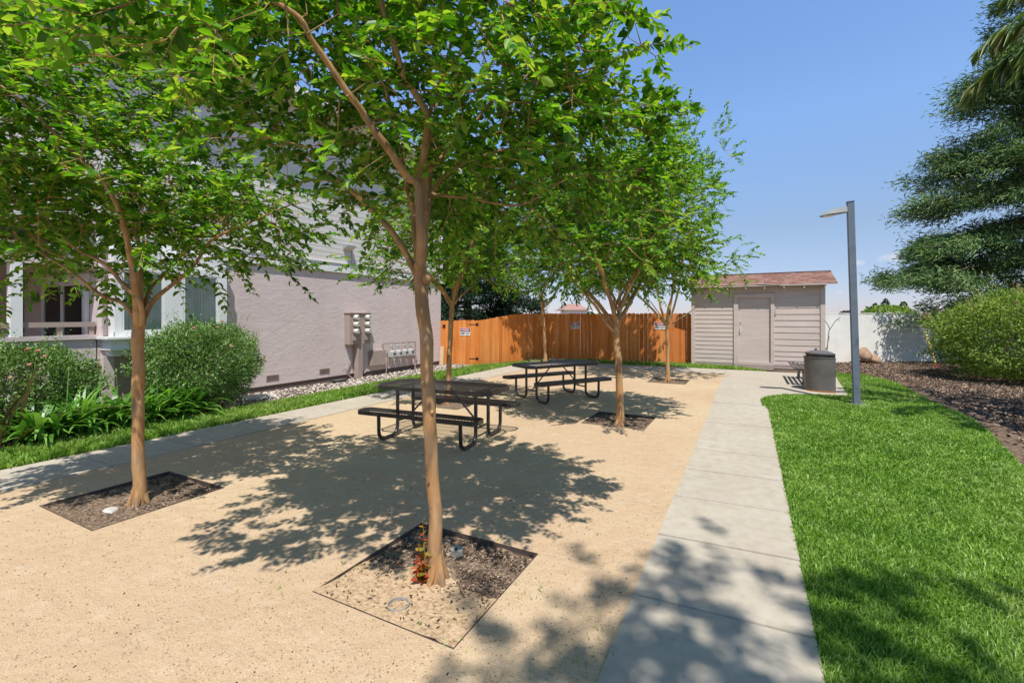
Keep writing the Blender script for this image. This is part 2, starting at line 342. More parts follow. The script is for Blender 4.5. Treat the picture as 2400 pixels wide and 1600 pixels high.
# ------------------------------------------------------------------ ground
def sheet(name, poly, z, m, label, cat, thick=None):
    b = MB()
    if thick: b.prism(poly, z - thick, z)
    else: b.add([(p[0], p[1], z) for p in poly], [tuple(range(len(poly)))])
    o = b.build(name, m); return tag(o, label, cat, kind='structure')
b = MB(); b.add([(400 * math.cos(t * math.pi / 24), 400 * math.sin(t * math.pi / 24), -.12) for t in range(48)], [tuple(range(48))])
tag(b.build('ground', M['dirt']), 'bare brown earth reaching out beyond the fence and wall', 'ground', kind='structure')

BEDS = [(-1.78, 2.34, .50), (-4.90, 2.08, .49), (-1.80, 7.12, .47), (-1.80, 12.0, .45), (-4.98, 7.05, .47)]
def granite_sheet():
    x0, x1, y0, y1 = -6.12, -.60, -5.0, 14.2
    xs = sorted({x0, x1} | {c[0] + s * c[2] for c in BEDS for s in (-1, 1)}); ys = sorted({y0, y1} | {c[1] + s * c[2] for c in BEDS for s in (-1, 1)})
    b = MB()
    for i in range(len(xs) - 1):
        for j in range(len(ys) - 1):
            cx, cy = (xs[i] + xs[i + 1]) / 2, (ys[j] + ys[j + 1]) / 2
            if any(abs(cx - c[0]) < c[2] and abs(cy - c[1]) < c[2] for c in BEDS): continue
            b.add([(xs[i], ys[j], 0), (xs[i + 1], ys[j], 0), (xs[i + 1], ys[j + 1], 0), (xs[i], ys[j + 1], 0)], [(0, 1, 2, 3)])
    o = b.build('gravel_court', M['granite'])
    bm = bmesh.new(); bm.from_mesh(o.data); bmesh.ops.remove_doubles(bm, verts=bm.verts, dist=1e-5); bm.to_mesh(o.data); bm.free()
    tag(o, 'tan decomposed granite court around the trees and picnic tables', 'gravel court', kind='structure')
granite_sheet()

def slab_strip(b, xa, xb, ys, z, skew=0.0, gap=.005, rng=random.Random(3)):
    for i in range(len(ys) - 1):
        dz = rng.uniform(-.0015, .0015)
        p = [(xa, ys[i] + gap), (xb, ys[i] + gap + skew), (xb, ys[i + 1] - gap + skew), (xa, ys[i + 1] - gap)]
        b.prism(p, z - .1, z + dz)
LAWN_EDGE = [(.30, 9.0), (.22, 9.6), (.20, 10.1), (.34, 10.62), (.66, 11.02), (1.15, 11.3), (1.80, 11.45), (1.86, 12.2), (2.0, 14.0), (2.12, 15.36)]
b = MB(); slab_strip(b, -.60, .30, [-4.7 + .82 * i for i in range(14)] + [7.55, 8.42, 9.38], .010, .05)
tag(b.build('sidewalk', M['concrete'], bevel=.004), 'straight pale concrete sidewalk between the granite and the right lawn', 'sidewalk', kind='structure')
b = MB(); b.prism([(-.62, 9.40), (.21, 9.44)] + LAWN_EDGE[2:] + [(-.62, 15.36)], -.09, .011)
tag(b.build('bench_pad', M['concrete'], bevel=.004), 'wide pale concrete pad under the bench and bin by the shed', 'concrete pad', kind='structure')
b = MB()
for i in range(6): b.prism([(-6.97 + i * 1.058 + .004, 14.2), (-6.97 + (i + 1) * 1.058 - .004, 14.2), (-6.97 + (i + 1) * 1.058 - .004, 15.35), (-6.97 + i * 1.058 + .004, 15.35)], -.09, .010)
tag(b.build('fence_path', M['concrete'], bevel=.004), 'concrete path running along the orange fence', 'path', kind='structure')
b = MB(); slab_strip(b, -6.98, -6.12, [-5.2 + .84 * i for i in range(24)][:-1] + [14.19], .010, .02)
tag(b.build('building_path', M['concrete'], bevel=.004), 'left concrete path alongside the grass strip by the building', 'path', kind='structure')

LAWN = [(.305, -5), (.305, 9.0)] + LAWN_EDGE[1:] + [(2.14, 15.9), (2.92, 15.75), (3.22, 14.4), (3.10, 11.4), (3.16, 9.9), (3.02, 8.9), (2.64, 7.0), (2.45, 5.0), (2.6, 2.0), (2.9, -5)]
STRIP = [(-6.99, -5), (-6.99, 13.6), (-6.98, 15.36), (-.8, 15.37), (.5, 15.42), (-.2, 16.1), (-1.75, 16.55), (-5.6, 16.2), (-7.22, 14.45), (-7.98, 12.72), (-8.06, 9.0), (-7.9, 4.0), (-7.85, -5)]
sheet('lawn', LAWN, -.004, M['lawnsoil'], 'curved right lawn beside the sidewalk', 'lawn')
sheet('grass_verge', STRIP, -.006, M['lawnsoil'], 'narrow grassed verge along the left path and fence', 'verge')
sheet('planting_bed', [(-9.27, -5), (-7.83, -5), (-7.88, 4.0), (-8.04, 9.0), (-7.95, 12.72), (-9.2, 12.5)], -.010, M['soil'], 'planting bed of stones and bark along the building wall', 'bed')
sheet('mulch_bed', [(2.13, 15.38), (-.1, 16.1), (2.1, 16.36), (2.1, 19.4), (14, 28), (18, 28), (18, -5), (2.92, -5)] + LAWN[:-1][:13:-1], -.012, M['mulchbase'], 'dark bark mulch bed between lawn and white wall', 'mulch bed')

# grass blades (uncountable)
def blades(name, poly, label, dens, h0, h1, seed, edge_lean=0):
    rng = np.random.default_rng(seed)
    def keep(P):
        d = np.hypot(P[:, 0], P[:, 1]); return np.clip((3.4 / np.maximum(d, 1.2)) ** 1.25, .0, 1)
    P = scatter(poly, dens, rng, keep); n = len(P)
    d = np.hypot(P[:, 0], P[:, 1])
    P3 = np.concatenate([P, np.full((n, 1), -.004)], 1)
    cl = vnoise(P3, 3.0, seed) * .5 + vnoise(P3, 11.0, seed + 1) * .5
    H = rng.uniform(h0, h1, n) * (1 + .35 * cl) * rng.choice([1, 1, 1, 1.35], n)
    W = .0026 * np.clip(d / 2.6, 1.0, 3.2) * rng.uniform(.7, 1.4, n)
    # tufts share a lean
    la = vnoise(P3, 5.0, seed + 2) * 4 + rng.normal(0, 1.6, n)
    ln = np.abs(rng.normal(.6, .35, n))
    dx = np.stack([np.cos(la), np.sin(la)], 1)
    a = rng.uniform(0, 6.283, n); S = np.stack([np.cos(a), np.sin(a), np.zeros(n)], 1) * W[:, None]
    mid = P3.copy(); mid[:, :2] += dx * (ln * H * .28)[:, None]; mid[:, 2] += H * .55
    tip = P3.copy(); tip[:, :2] += dx * (ln * H * 1.0)[:, None]; tip[:, 2] += H * (1 - .25 * np.clip(ln, 0, 1.5))
    V = np.stack([P3 - S, P3 + S, mid + S * .8, tip, mid - S * .8], 1).reshape(-1, 3)
    i = np.arange(n)[:, None] * 5
    F = i + np.array([[0, 1, 2, 3]]); F2 = i + np.array([[0, 3, 4, 0]])
    Fq = np.concatenate([i + np.array([[0, 1, 2, 4]])]); Ft = i + np.array([[4, 2, 3]])
    me = bpy.data.meshes.new(name); k = len(Fq)
    me.vertices.add(len(V)); me.vertices.foreach_set('co', V.astype(np.float32).ravel())
    lo = np.concatenate([Fq.ravel(), Ft.ravel()]).astype(np.int32)
    me.loops.add(len(lo)); me.loops.foreach_set('vertex_index', lo)
    st = np.concatenate([np.arange(k) * 4, k * 4 + np.arange(k) * 3]).astype(np.int32)
    me.polygons.add(2 * k); me.polygons.foreach_set('loop_start', st)
    me.materials.append(M['grass']); me.update(calc_edges=True); me.validate()
    o = bpy.data.objects.new(name, me); COL.objects.link(o)
    return tag(o, label, 'grass', kind='stuff')
blades('grass', [(x - (.012 if x < 1 else 0), y) for x, y in LAWN], 'bright green mown grass of the right lawn', 11500, .022, .042, 11)
blades('grass', STRIP, 'green grass of the narrow strip beside the left path', 9500, .05, .10, 12)

# loose grit on the granite, stones by the building, bark by the white wall
def grit():
    rng = np.random.default_rng(5)
    P = scatter([(-6.1, -.5), (-.62, -.5), (-.62, 9), (-6.1, 9)], 2200, rng, lambda P: np.clip((2.4 / np.maximum(np.hypot(P[:, 0], P[:, 1]), 1)) ** 2.2, 0, 1))
    for c in BEDS: P = P[~((abs(P[:, 0] - c[0]) < c[2] + .02) & (abs(P[:, 1] - c[1]) < c[2] + .02))]
    V, F = chips_arrays(np.concatenate([P, np.full((len(P), 1), .001)], 1), rng, (.0015, .0052), (.0012, .0042), (.0015, .0042))
    tag(np_mesh('grit', V, F, M['grit']), 'loose pale grit scattered over the granite court', 'grit', kind='stuff')
    # darker leaf crumbs
    P = scatter([(-6.1, .5), (-.62, .5), (-.62, 13), (-6.1, 13)], 22, rng)
    for c in BEDS: P = P[~((abs(P[:, 0] - c[0]) < c[2] + .02) & (abs(P[:, 1] - c[1]) < c[2] + .02))]
    V, F = chips_arrays(np.concatenate([P, np.full((len(P), 1), .002)], 1), rng, (.003, .010), (.0015, .004), (.001, .003))
    tag(np_mesh('leaf_litter', V, F, M['chips']), 'dry brown leaf crumbs lying on the granite court', 'leaf litter', kind='stuff')
    P = scatter([(-9.2, 4.9), (-7.98, 5.2), (-8.08, 9.0), (-8.0, 12.6), (-9.1, 12.4)], 620, rng)
    V, F = chips_arrays(np.concatenate([P, np.full((len(P), 1), .0)], 1), rng, (.016, .045), (.012, .028), (.012, .03))
    tag(np_mesh('gravel', V, F, M['stones']), 'mixed white and brown stones along the building foot', 'stones', kind='stuff')
    P = scatter([(-9.2, .5), (-7.9, .5), (-7.95, 5.2), (-9.2, 5.2)], 260, rng)
    V, F = chips_arrays(np.concatenate([P, np.full((len(P), 1), .0)], 1), rng, (.012, .04), (.006, .016), (.004, .014))
    tag(np_mesh('bark_mulch', V, F, M['chips']), 'bark mulch under the shrubs by the porch', 'mulch', kind='stuff')
    poly = [(2.1, 15.9), (2.1, 19.2), (8.6, 23.4), (9.5, 18), (7.5, 10), (6, 6), (2.6, 6.9), (3.0, 8.9), (3.14, 9.9), (3.1, 11.4), (3.22, 14.4), (2.9, 15.8)]
    def keep(P):
        lx = np.interp(P[:, 1], [6, 7, 8.9, 9.9, 11.4, 14.4, 15.8, 16.5], [2.5, 2.64, 3.02, 3.16, 3.1, 3.22, 2.6, 1.0])
        return np.clip((P[:, 0] - lx - .12) / .55, .03, 1) * np.clip(1.25 + 1.6 * vnoise(np.concatenate([P, P[:, :1] * 0], 1), .55, 4), .25, 1)
    P = scatter(poly, 760, rng, keep)
    V, F = chips_arrays(np.concatenate([P, np.full((len(P), 1), .0)], 1), rng, (.012, .042), (.005, .014), (.004, .013))
    tag(np_mesh('bark_mulch', V, F, M['chips']), 'dark shredded bark mulch below the white wall', 'mulch', kind='stuff')
grit()

# ------------------------------------------------------------------ tree beds
def tree_bed(c, label, seed, rich):
    x, y, h = c; rng = np.random.default_rng(seed)
    e = empty('tree_bed', (x, y, 0), label, 'tree bed', 'square tree beds in the granite court')
    b = MB(); t = .0025
    for (a0, a1, b0, b1) in ((-h - t, h + t, -h - t, -h + t), (-h - t, h + t, h - t, h + t), (-h - t, -h + t, -h + t, h - t), (h - t, h + t, -h + t, h - t)):
        b.box(a0, a1, b0, b1, -.07, .004)
    b.build('edging', M['edging'], e)
    n = 26; vs = []
    for j in range(n + 1):
        for i in range(n + 1):
            px, py = -h + 2 * h * i / n, -h + 2 * h * j / n
            r = math.hypot(px, py)
            vs.append((px, py, -.020 + .014 * mnoise.noise(Vector((px * 7, py * 7, seed))) + .01 * mnoise.noise(Vector((px * 19, py * 19, seed))) + .04 * math.exp(-(r / .13) ** 2) + .022 * max(0, -py) / h - .012 * max(0, py) / h))
    b = MB(); b.add(vs, [(j * (n + 1) + i, j * (n + 1) + i + 1, (j + 1) * (n + 1) + i + 1, (j + 1) * (n + 1) + i) for j in range(n) for i in range(n)])
    so_ = b.build('soil', M['bedsoil' if seed == 1 else 'beddark'], e, smooth=True)
    if seed == 1:
        so_.data.materials.append(M['beddark'])
        for p in so_.data.polygons:
            q = p.center; p.material_index = 1 if q.y > -.02 + .16 * mnoise.noise(Vector((q.x * 6, q.y * 6, 3))) else 0
    P = rng.uniform(-h + .02, h - .02, (int(4200 * rich), 2))
    P = P[rng.uniform(0, 1, len(P)) < np.where(P[:, 1] > 0, 1.0, np.clip(.8 + P[:, 1] * 3.2, .06, 1))]
    z = -.016 + .022 * np.maximum(0, -P[:, 1]) / h - .012 * np.maximum(0, P[:, 1]) / h
    V, F = chips_arrays(np.concatenate([P, z[:, None]], 1), rng, (.004, .014), (.002, .005), (.001, .005))
    tag(np_mesh('wood_chips', V, F, M['chips'], e), kind='stuff')
    return e
tree_bed(BEDS[0], 'square steel edged bed around the nearest tree, with two watering pipes', 1, 1.0)
tree_bed(BEDS[1], 'square steel edged bed around the left tree, with a grey stone', 2, .5)
tree_bed(BEDS[2], 'dark mulched square bed around the tree right of the far picnic table', 3, 1.0)
tree_bed(BEDS[3], 'square bed around the thin tree nearest the shed', 4, .7)
tree_bed(BEDS[4], 'square bed behind the near picnic table, around the tree before the gate', 5, .5)

def watering_pipe(u, v, r, cap, label):
    p = gnd(u, v, -.02); e = empty('watering_pipe', (p.x, p.y, -.03), label, 'pipe', 'watering pipes in the near tree bed')
    b = MB(); n = 24; vs = []
    for (rr, z) in ((r, -.03), (r, .045), (r - .006, .045), (r - .006, .0)):
        vs += [(rr * math.cos(2 * math.pi * k / n), rr * math.sin(2 * math.pi * k / n), z) for k in range(n)]
    b.add(vs, [(q * n + k, q * n + (k + 1) % n, (q + 1) * n + (k + 1) % n, (q + 1) * n + k) for q in range(3) for k in range(n)])
    b.build('collar', M['pvc'], e, smooth=True)
    b = MB(); b.cyl((0, 0, .0), (0, 0, 1), r - .006, .012 if not cap else .038, 24)
    b.build('lid', M['gasgrey'] if cap else M['granite'], e)
    b = MB(); b.cyl((0, -.01, .012 if not cap else .038), (0, 0, 1), .011, .016, 10); b.build('knob', M['meterdark'], e)
watering_pipe(1071, 1296, .045, True, 'capped grey watering pipe right of the nearest trunk')
watering_pipe(934, 1427, .062, False, 'open watering pipe filled with grit in front of the nearest trunk')

# ------------------------------------------------------------------ crape myrtles
def smooth_path(pts, k=4):
    """Catmull-Rom through pts of (Vector, radius)"""
    out = []
    for i in range(len(pts) - 1):
        p0, p1, p2, p3 = pts[max(i - 1, 0)], pts[i], pts[i + 1], pts[min(i + 2, len(pts) - 1)]
        for j in range(k):
            t = j / k
            q = .5 * ((2 * p1[0]) + (p2[0] - p0[0]) * t + (2 * p0[0] - 5 * p1[0] + 4 * p2[0] - p3[0]) * t * t + (3 * p1[0] - p0[0] - 3 * p2[0] + p3[0]) * t ** 3)
            out.append((q, p1[1] * (1 - t) + p2[1] * t))
    out.append(pts[-1]); return out
def crape(base, trunk, limbs, lobes, ntw, label, seed, leaf=.055, lpt=14, gap=.12, knots=(), name='crape_myrtle', group='crape myrtles in the granite court', leafmat='leaf', loose=0.0):
    rng = np.random.default_rng(seed); e = empty(name, base, label, 'tree', group); O = Vector(base)
    wood = MB(); nodes = []; rad = []
    def limb(pts, n=9):
        sp = smooth_path(pts, 5)
        jit = [(p + Vector((mnoise.noise(p * 5), mnoise.noise(p * 5 + Vector((9, 0, 0))), 0)) * .012, r * (1 + .09 * mnoise.noise(p * 13))) for p, r in sp]
        wood.tube([p - O for p, r in jit], [r for p, r in jit], n)
        return jit
    tj = limb(trunk, 16)
    # flare at the foot
    for k in range(5):
        a = k * 1.26 + seed; r0 = trunk[0][1]
        d = Vector((math.cos(a), math.sin(a), 0))
        wood.tube([d * r0 * .25 + Vector((0, 0, .16)), d * r0 * .75 + Vector((0, 0, .05)), d * r0 * 1.6 + Vector((0, 0, -.05))], [r0 * .5, r0 * .48, r0 * .2], 7)
    wood.ball(trunk[-1][0] - O, trunk[-1][1] * 1.12, trunk[-1][1] * 1.12, trunk[-1][1] * 1.4, 12, 8)
    for kp, kr in knots: wood.ball(kp - O, kr, kr, kr * 1.3, 10, 8)
    for L in limbs:
        for p, r in limb(L)[3:]:
            nodes.append(p); rad.append(r)
    nodes = [np.array(p) for p in nodes] or [np.array(trunk[-1][0])]
    A = []
    vol = [l[1][0] * l[1][1] * l[1][2] for l in lobes]; tot = sum(vol)
    for (c, r), v in zip(lobes, vol):
        n = max(16, int(ntw * v / tot * 1.35))
        d = rng.normal(0, 1, (n, 3)); d /= np.linalg.norm(d, axis=1, keepdims=True)
        lump = 1 + .30 * vnoise(d, 2.1, seed) + .24 * vnoise(d, 4.7, seed + 3)
        rr = rng.uniform(.12, 1, n) ** .5 * lump
        A.append(np.array(c) + d * rr[:, None] * np.array(r))
    A = np.concatenate(A); A = A[vnoise(A, 1.6, seed + 5) > -.5 + gap]; A = A[A[:, 2] > trunk[-1][0].z - .25]
    A = A[:ntw * 2]; rng.shuffle(A); A = A[:ntw]
    NP = np.array(nodes); order = np.argsort([np.min(np.linalg.norm(NP - a, axis=1)) for a in A])
    cap = len(NP) + len(A) * 4; buf = np.zeros((cap, 3)); buf[:len(NP)] = NP; cnt = len(NP)
    Ps, Ds, Ns, Ls, Ws = [], [], [], [], []
    cen = np.mean([l[0] for l in lobes], axis=0); Onp = np.array(O)
    fr_v, fr_r = [], []
    for a in A[order]:
        dd = np.linalg.norm(buf[:cnt] - a, axis=1); j = int(np.argmin(dd)); q = buf[j].copy(); dist = dd[j]
        k = max(1, int(dist / .28)); prev = q
        r0 = .0028 + .006 * min(1, dist)
        for s in range(1, k + 1):
            t = s / k; p = q + (a - q) * t; p = p + rng.normal(0, .02, 3) * (1 if s < k else 0); p[2] += .06 * math.sin(math.pi * t) * dist
            fr_v.append((prev, p)); fr_r.append((r0 * (1 - .6 * (s - 1) / k), r0 * (1 - .6 * s / k)))
            if cnt < cap: buf[cnt] = p; cnt += 1
            prev = p
        out = a - cen; out[2] *= .6; out /= max(np.linalg.norm(out), 1e-6)
        par = a - q; par = par / max(np.linalg.norm(par), 1e-6)
        ax = out * .7 + par * .5 + rng.normal(0, .45, 3) + np.array([0, 0, .15]); ax /= np.linalg.norm(ax)
        tl = rng.uniform(.16, .36) * (1 + loose)
        fr_v.append((a, a + ax * tl - np.array([0, 0, .04]))); fr_r.append((.0026, .0012))
        m = lpt + rng.integers(-3, 4); side = np.cross(ax, [0, 0, 1.]); side /= max(np.linalg.norm(side), 1e-6)
        for i in range(m):
            t = (i // 2 + .6) / (m / 2); sg = 1 if i % 2 else -1
            p = a + ax * tl * min(t, 1) - np.array([0, 0, .04]) * t * t
            d = ax * .55 + side * sg * .8 + rng.normal(0, .28, 3) + np.array([0, 0, -.12])
            if t >= .98: d = ax + rng.normal(0, .25, 3)
            nn = np.array([0, 0, 1.]) + rng.normal(0, .42, 3) + out * .25
            Ps.append(p); Ds.append(d); Ns.append(nn); s_ = leaf * rng.uniform(.62, 1.2) * (1.05 - .3 * t * (t > .8)); Ls.append(s_); Ws.append(s_ * rng.uniform(.42, .55))
    for (p, q), (ra, rb) in zip(fr_v, fr_r): wood.tube([Vector(p) - O, Vector(q) - O], [ra, rb], 5, cap=False)
    wood.build('trunk', M['bark'], e, smooth=True)
    V, F = leaf_arrays(np.array(Ps) - Onp, np.array(Ds), np.array(Ns), np.array(Ls), np.array(Ws))
    np_mesh('crown', V, F, M[leafmat], e)
    return e
def px(pts, d0, d1, r0, r1):
    n = len(pts) - 1
    return [(at(u, v, d0 + (d1 - d0) * i / n), r0 + (r1 - r0) * i / n) for i, (u, v) in enumerate(pts)]

# nearest tree
B1 = gnd(1023, 1357)
tr = px([(1023, 1357), (1020, 1230), (1012, 1080), (1006, 940), (1000, 820), (990, 715), (985, 640)], 2.81, 2.83, .042, .040)
tr[0] = (tr[0][0] + Vector((0, 0, -.05)), .056)
crape((B1.x, B1.y, 0), tr, [
    px([(984, 650), (970, 629), (932, 562), (887, 509), (838, 460), (762, 402), (690, 360), (600, 330)], 2.83, 3.35, .026, .009),
    px([(985, 640), (986, 560), (980, 440), (954, 415), (923, 366), (879, 312), (847, 259), (812, 214), (767, 147), (727, 89), (690, 30), (560, -40)], 2.82, 2.1, .030, .010),
    px([(985, 620), (985, 480), (990, 384), (997, 321), (1003, 281), (986, 241), (950, 183), (928, 125), (910, 67), (894, 0), (880, -120)], 2.80, 2.45, .030, .010),
    px([(988, 640), (995, 545), (1004, 446), (1008, 357), (1019, 277), (1026, 210), (1060, 90)], 2.86, 3.2, .027, .008),
    px([(983, 640), (972, 549), (963, 469), (950, 415), (928, 312), (905, 200)], 2.88, 3.3, .024, .008),
    px([(1000, 500), (1015, 446), (1039, 415), (1079, 388), (1115, 370), (1220, 345), (1330, 350)], 2.88, 3.2, .016, .006),
    px([(1008, 400), (1030, 375), (1057, 344), (1093, 312), (1150, 240), (1250, 130)], 2.92, 3.2, .016, .006),
    px([(1003, 281), (1012, 245), (1040, 190), (1060, 150), (1140, 60), (1230, -20)], 2.7, 2.4, .012, .006),
    px([(1006, 455), (1100, 465), (1220, 480), (1330, 420), (1450, 400)], 2.9, 3.0, .010, .004),
    px([(990, 384), (1010, 250), (1080, 222), (1180, 200), (1320, 180), (1440, 140)], 2.75, 2.7, .012, .004)],
    [(tuple(at(1040, 200, 3.05)), (1.35, 1.35, .95)), (tuple(at(700, 170, 2.95)), (.85, .8, .62)), (tuple(at(1300, 130, 3.0)), (.60, .75, .65)), (tuple(at(1490, 280, 3.0)), (.16, .12, .10)), (tuple(at(1500, 410, 3.05)), (.18, .12, .07)), (tuple(at(1490, 60, 2.9)), (.14, .12, .12)),
     (tuple(at(470, 60, 2.15)), (.75, .55, .42)), (tuple(at(1200, 430, 3.25)), (.70, .75, .38)), (tuple(at(900, -220, 2.9)), (1.2, 1.1, .7))],
    1600, 'nearest crape myrtle, its tan trunk rising in front of the near picnic table', 21, leaf=.072, lpt=17, gap=.2, knots=[(at(1000, 652, 2.8), .030), (at(979, 622, 2.79), .024), (at(1012, 966, 2.78), .012), (at(992, 900, 2.77), .016)])
# left tree
B2 = gnd(326, 1175)
tr = px([(326, 1175), (325, 1060), (325, 930), (326, 850), (324, 800), (325, 762)], 3.99, 4.0, .047, .046)
tr[0] = (tr[0][0] + Vector((0, 0, -.05)), .056)
crape((B2.x, B2.y, 0), tr, [
    px([(322, 770), (311, 741), (300, 724), (280, 707), (254, 699), (218, 679), (179, 645), (110, 600), (40, 560)], 3.98, 3.7, .022, .008),
    px([(322, 770), (320, 745), (316, 691), (314, 647), (307, 605), (295, 548), (277, 487), (241, 420), (192, 380), (125, 312), (67, 250), (0, 200)], 3.98, 3.2, .030, .008),
    px([(330, 762), (332, 736), (325, 706), (300, 679), (266, 640), (235, 612), (190, 590), (150, 560)], 3.96, 3.6, .025, .007),
    px([(334, 765), (339, 743), (357, 711), (387, 681), (432, 643), (470, 600), (500, 560), (590, 520), (680, 480)], 3.98, 4.2, .024, .007),
    px([(328, 740), (329, 674), (325, 620), (326, 578), (317, 536), (308, 446), (303, 380), (300, 250)], 4.02, 4.2, .026, .008),
    px([(338, 735), (345, 690), (358, 670), (390, 640), (460, 560), (540, 470)], 4.04, 4.6, .022, .007)],
    [(tuple(at(310, 440, 4.2)), (1.2, 1.3, .9)), (tuple(at(80, 480, 3.8)), (.95, .95, .75)), (tuple(at(590, 540, 4.2)), (.72, .8, .44)), (tuple(at(250, 120, 4.1)), (.95, 1.1, .8)), (tuple(at(30, 230, 3.4)), (.8, .8, .7))],
    1650, 'leftmost crape myrtle, standing by the left path in front of the bay window', 22, leaf=.074, gap=.2)
def simple_tree(base, d, trunk_uv, r, fork, reach, lobes, ntw, label, seed, extra=(), leaf=.078):
    tr = px(trunk_uv, d, d, r, r * .85); tr[0] = (tr[0][0] + Vector((0, 0, -.05)), r * 1.25)
    top = tr[-1][0]; rg = random.Random(seed); limbs = [px(q, d, d + dd, r * .5, r * .15) for q, dd in extra]
    for k in range(fork):
        a = 6.283 * k / fork + rg.uniform(-.4, .4); el = rg.uniform(.7, 1.3)
        p = top; pts = [(p - Vector((0, 0, .03)), r * .62)]
        for s in range(5):
            p = p + Vector((math.cos(a) * math.cos(el), math.sin(a) * math.cos(el), math.sin(el))) * reach / 5
            a += rg.uniform(-.3, .3); el += rg.uniform(-.2, .15); pts.append((p, r * (.55 - .08 * s)))
        limbs.append(pts)
    return crape(base, tr, limbs, lobes, ntw, label, seed, leaf=leaf, gap=.2)
B3 = gnd(1454, 995)
simple_tree((B3.x, B3.y, 0), 6.83, [(1454, 995), (1453, 920), (1449, 850), (1445, 790), (1442, 762)], .056, 4, 1.9,
    [(tuple(at(1450, 520, 7.0)), (1.35, 1.5, 1.1)), (tuple(at(1350, 600, 6.8)), (.9, .9, .6)), (tuple(at(1580, 600, 7.1)), (.7, .9, .5)), (tuple(at(1530, 400, 7.0)), (.55, .8, .55)), (tuple(at(1450, 350, 7.1)), (.8, .8, .6)), (tuple(at(1330, 480, 6.8)), (.8, .8, .6))],
    1500, 'crape myrtle right of the far picnic table, with a low limb on its left', 23,
    [([(1440, 778), (1420, 757), (1398, 721), (1379, 699), (1345, 660), (1310, 630)], -.3), ([(1442, 765), (1440, 708), (1434, 690), (1412, 650), (1390, 600)], .1), ([(1442, 765), (1443, 716), (1462, 680), (1500, 620), (1560, 560)], .3)])
B4 = gnd(1565, 894)
simple_tree((B4.x, B4.y, 0), 11.4, [(1565, 894), (1565, 830), (1564, 790), (1563, 762)], .048, 5, 2.3,
    [(tuple(at(1550, 480, 11.9)), (1.5, 2.0, 1.6)), (tuple(at(1665, 640, 11.3)), (.8, .9, .55)), (tuple(at(1640, 410, 11.7)), (.55, .7, .8)), (tuple(at(1480, 610, 11.9)), (1.0, 1.1, .7)), (tuple(at(1560, 300, 12.2)), (1.0, 1.3, .8)), (tuple(at(1690, 290, 11.5)), (.26, .3, .5)), (tuple(at(1712, 365, 11.5)), (.3, .3, .25)), (tuple(at(1735, 600, 11.3)), (.42, .3, .28))],
    1500, 'thin trunked crape myrtle nearest the shed, in front of the right fence sign', 24, [([(1563, 770), (1590, 748), (1625, 725), (1660, 690)], 0), ([(1563, 765), (1545, 735), (1520, 700)], 0)], leaf=.082)
B5 = at(1052, 945, 8.5); B5 = Vector((B5.x, B5.y, 0))
simple_tree(tuple(B5), 8.5, [(1051, 946), (1052, 860), (1056, 780), (1059, 720), (1060, 708)], .050, 4, 1.7,
    [(tuple(at(1050, 560, 8.6)), (1.55, 1.5, .95)), (tuple(at(900, 600, 8.4)), (.7, .8, .6)), (tuple(at(1190, 610, 8.7)), (.8, .8, .62)), (tuple(at(1060, 400, 8.6)), (1.2, 1.2, .8))],
    1250, 'crape myrtle behind the near picnic table, in front of the fence gate', 25, [([(1058, 722), (1040, 690), (1020, 665)], 0), ([(1061, 715), (1085, 690), (1110, 670)], 0), ([(1060, 712), (1062, 670), (1070, 640)], 0)], leaf=.082)
B6 = at(1278, 850, 16.0); B6 = Vector((B6.x, B6.y, 0))
simple_tree(tuple(B6), 16.0, [(1279, 850), (1277, 800), (1274, 745), (1272, 722)], .06, 4, 1.5,
    [(tuple(at(1290, 560, 16.2)), (1.8, 1.7, 1.7)), (tuple(at(1215, 660, 15.8)), (.8, .8, .6)), (tuple(at(1360, 650, 16)), (1.0, 1.0, .7))],
    1500, 'slender crape myrtle at the fence corner behind the far picnic table', 26, leaf=.085)
simple_tree((-3.62, 13.95, 0), 14.05, [(1452, 865), (1450, 810), (1449, 765), (1450, 730)], .05, 5, 2.0,
    [(tuple(at(1455, 560, 14.6)), (1.8, 1.7, 1.5)), (tuple(at(1400, 640, 14.4)), (1.0, 1.0, .7)), (tuple(at(1520, 640, 14.6)), (1.0, 1.0, .7)), (tuple(at(1450, 440, 14.8)), (1.3, 1.3, .9))],
    1900, 'crape myrtle by the fence path, almost hidden behind the tree right of the far table', 29, leaf=.085)
# tall broadleaf tree just behind the camera: only its shade reaches the sidewalk
tb = (3.75, -2.45, 0)
tpts = [(Vector((3.75, -2.45, -.05)), .15), (Vector((3.8, -2.4, 3)), .12), (Vector((3.75, -2.4, 6.2)), .09)]
tl = [[(Vector((3.75, -2.4, 6.0)), .05), (Vector((3.75 + 1.3 * math.cos(a), -2.4 + 1.3 * math.sin(a), 7.4)), .03), (Vector((3.75 + 2.2 * math.cos(a), -2.4 + 2.2 * math.sin(a), 8.4)), .015)] for a in (.3, 1.5, 2.6, 3.9, 5.1)]
crape(tb, tpts, tl, [((3.6, -2.25, 8.6), (2.5, 2.1, 1.4))], 1300, 'tall tree beside the sidewalk whose shade falls across the front of it', 27, leaf=.10, lpt=12, gap=.28, name='shade_tree', group=None)

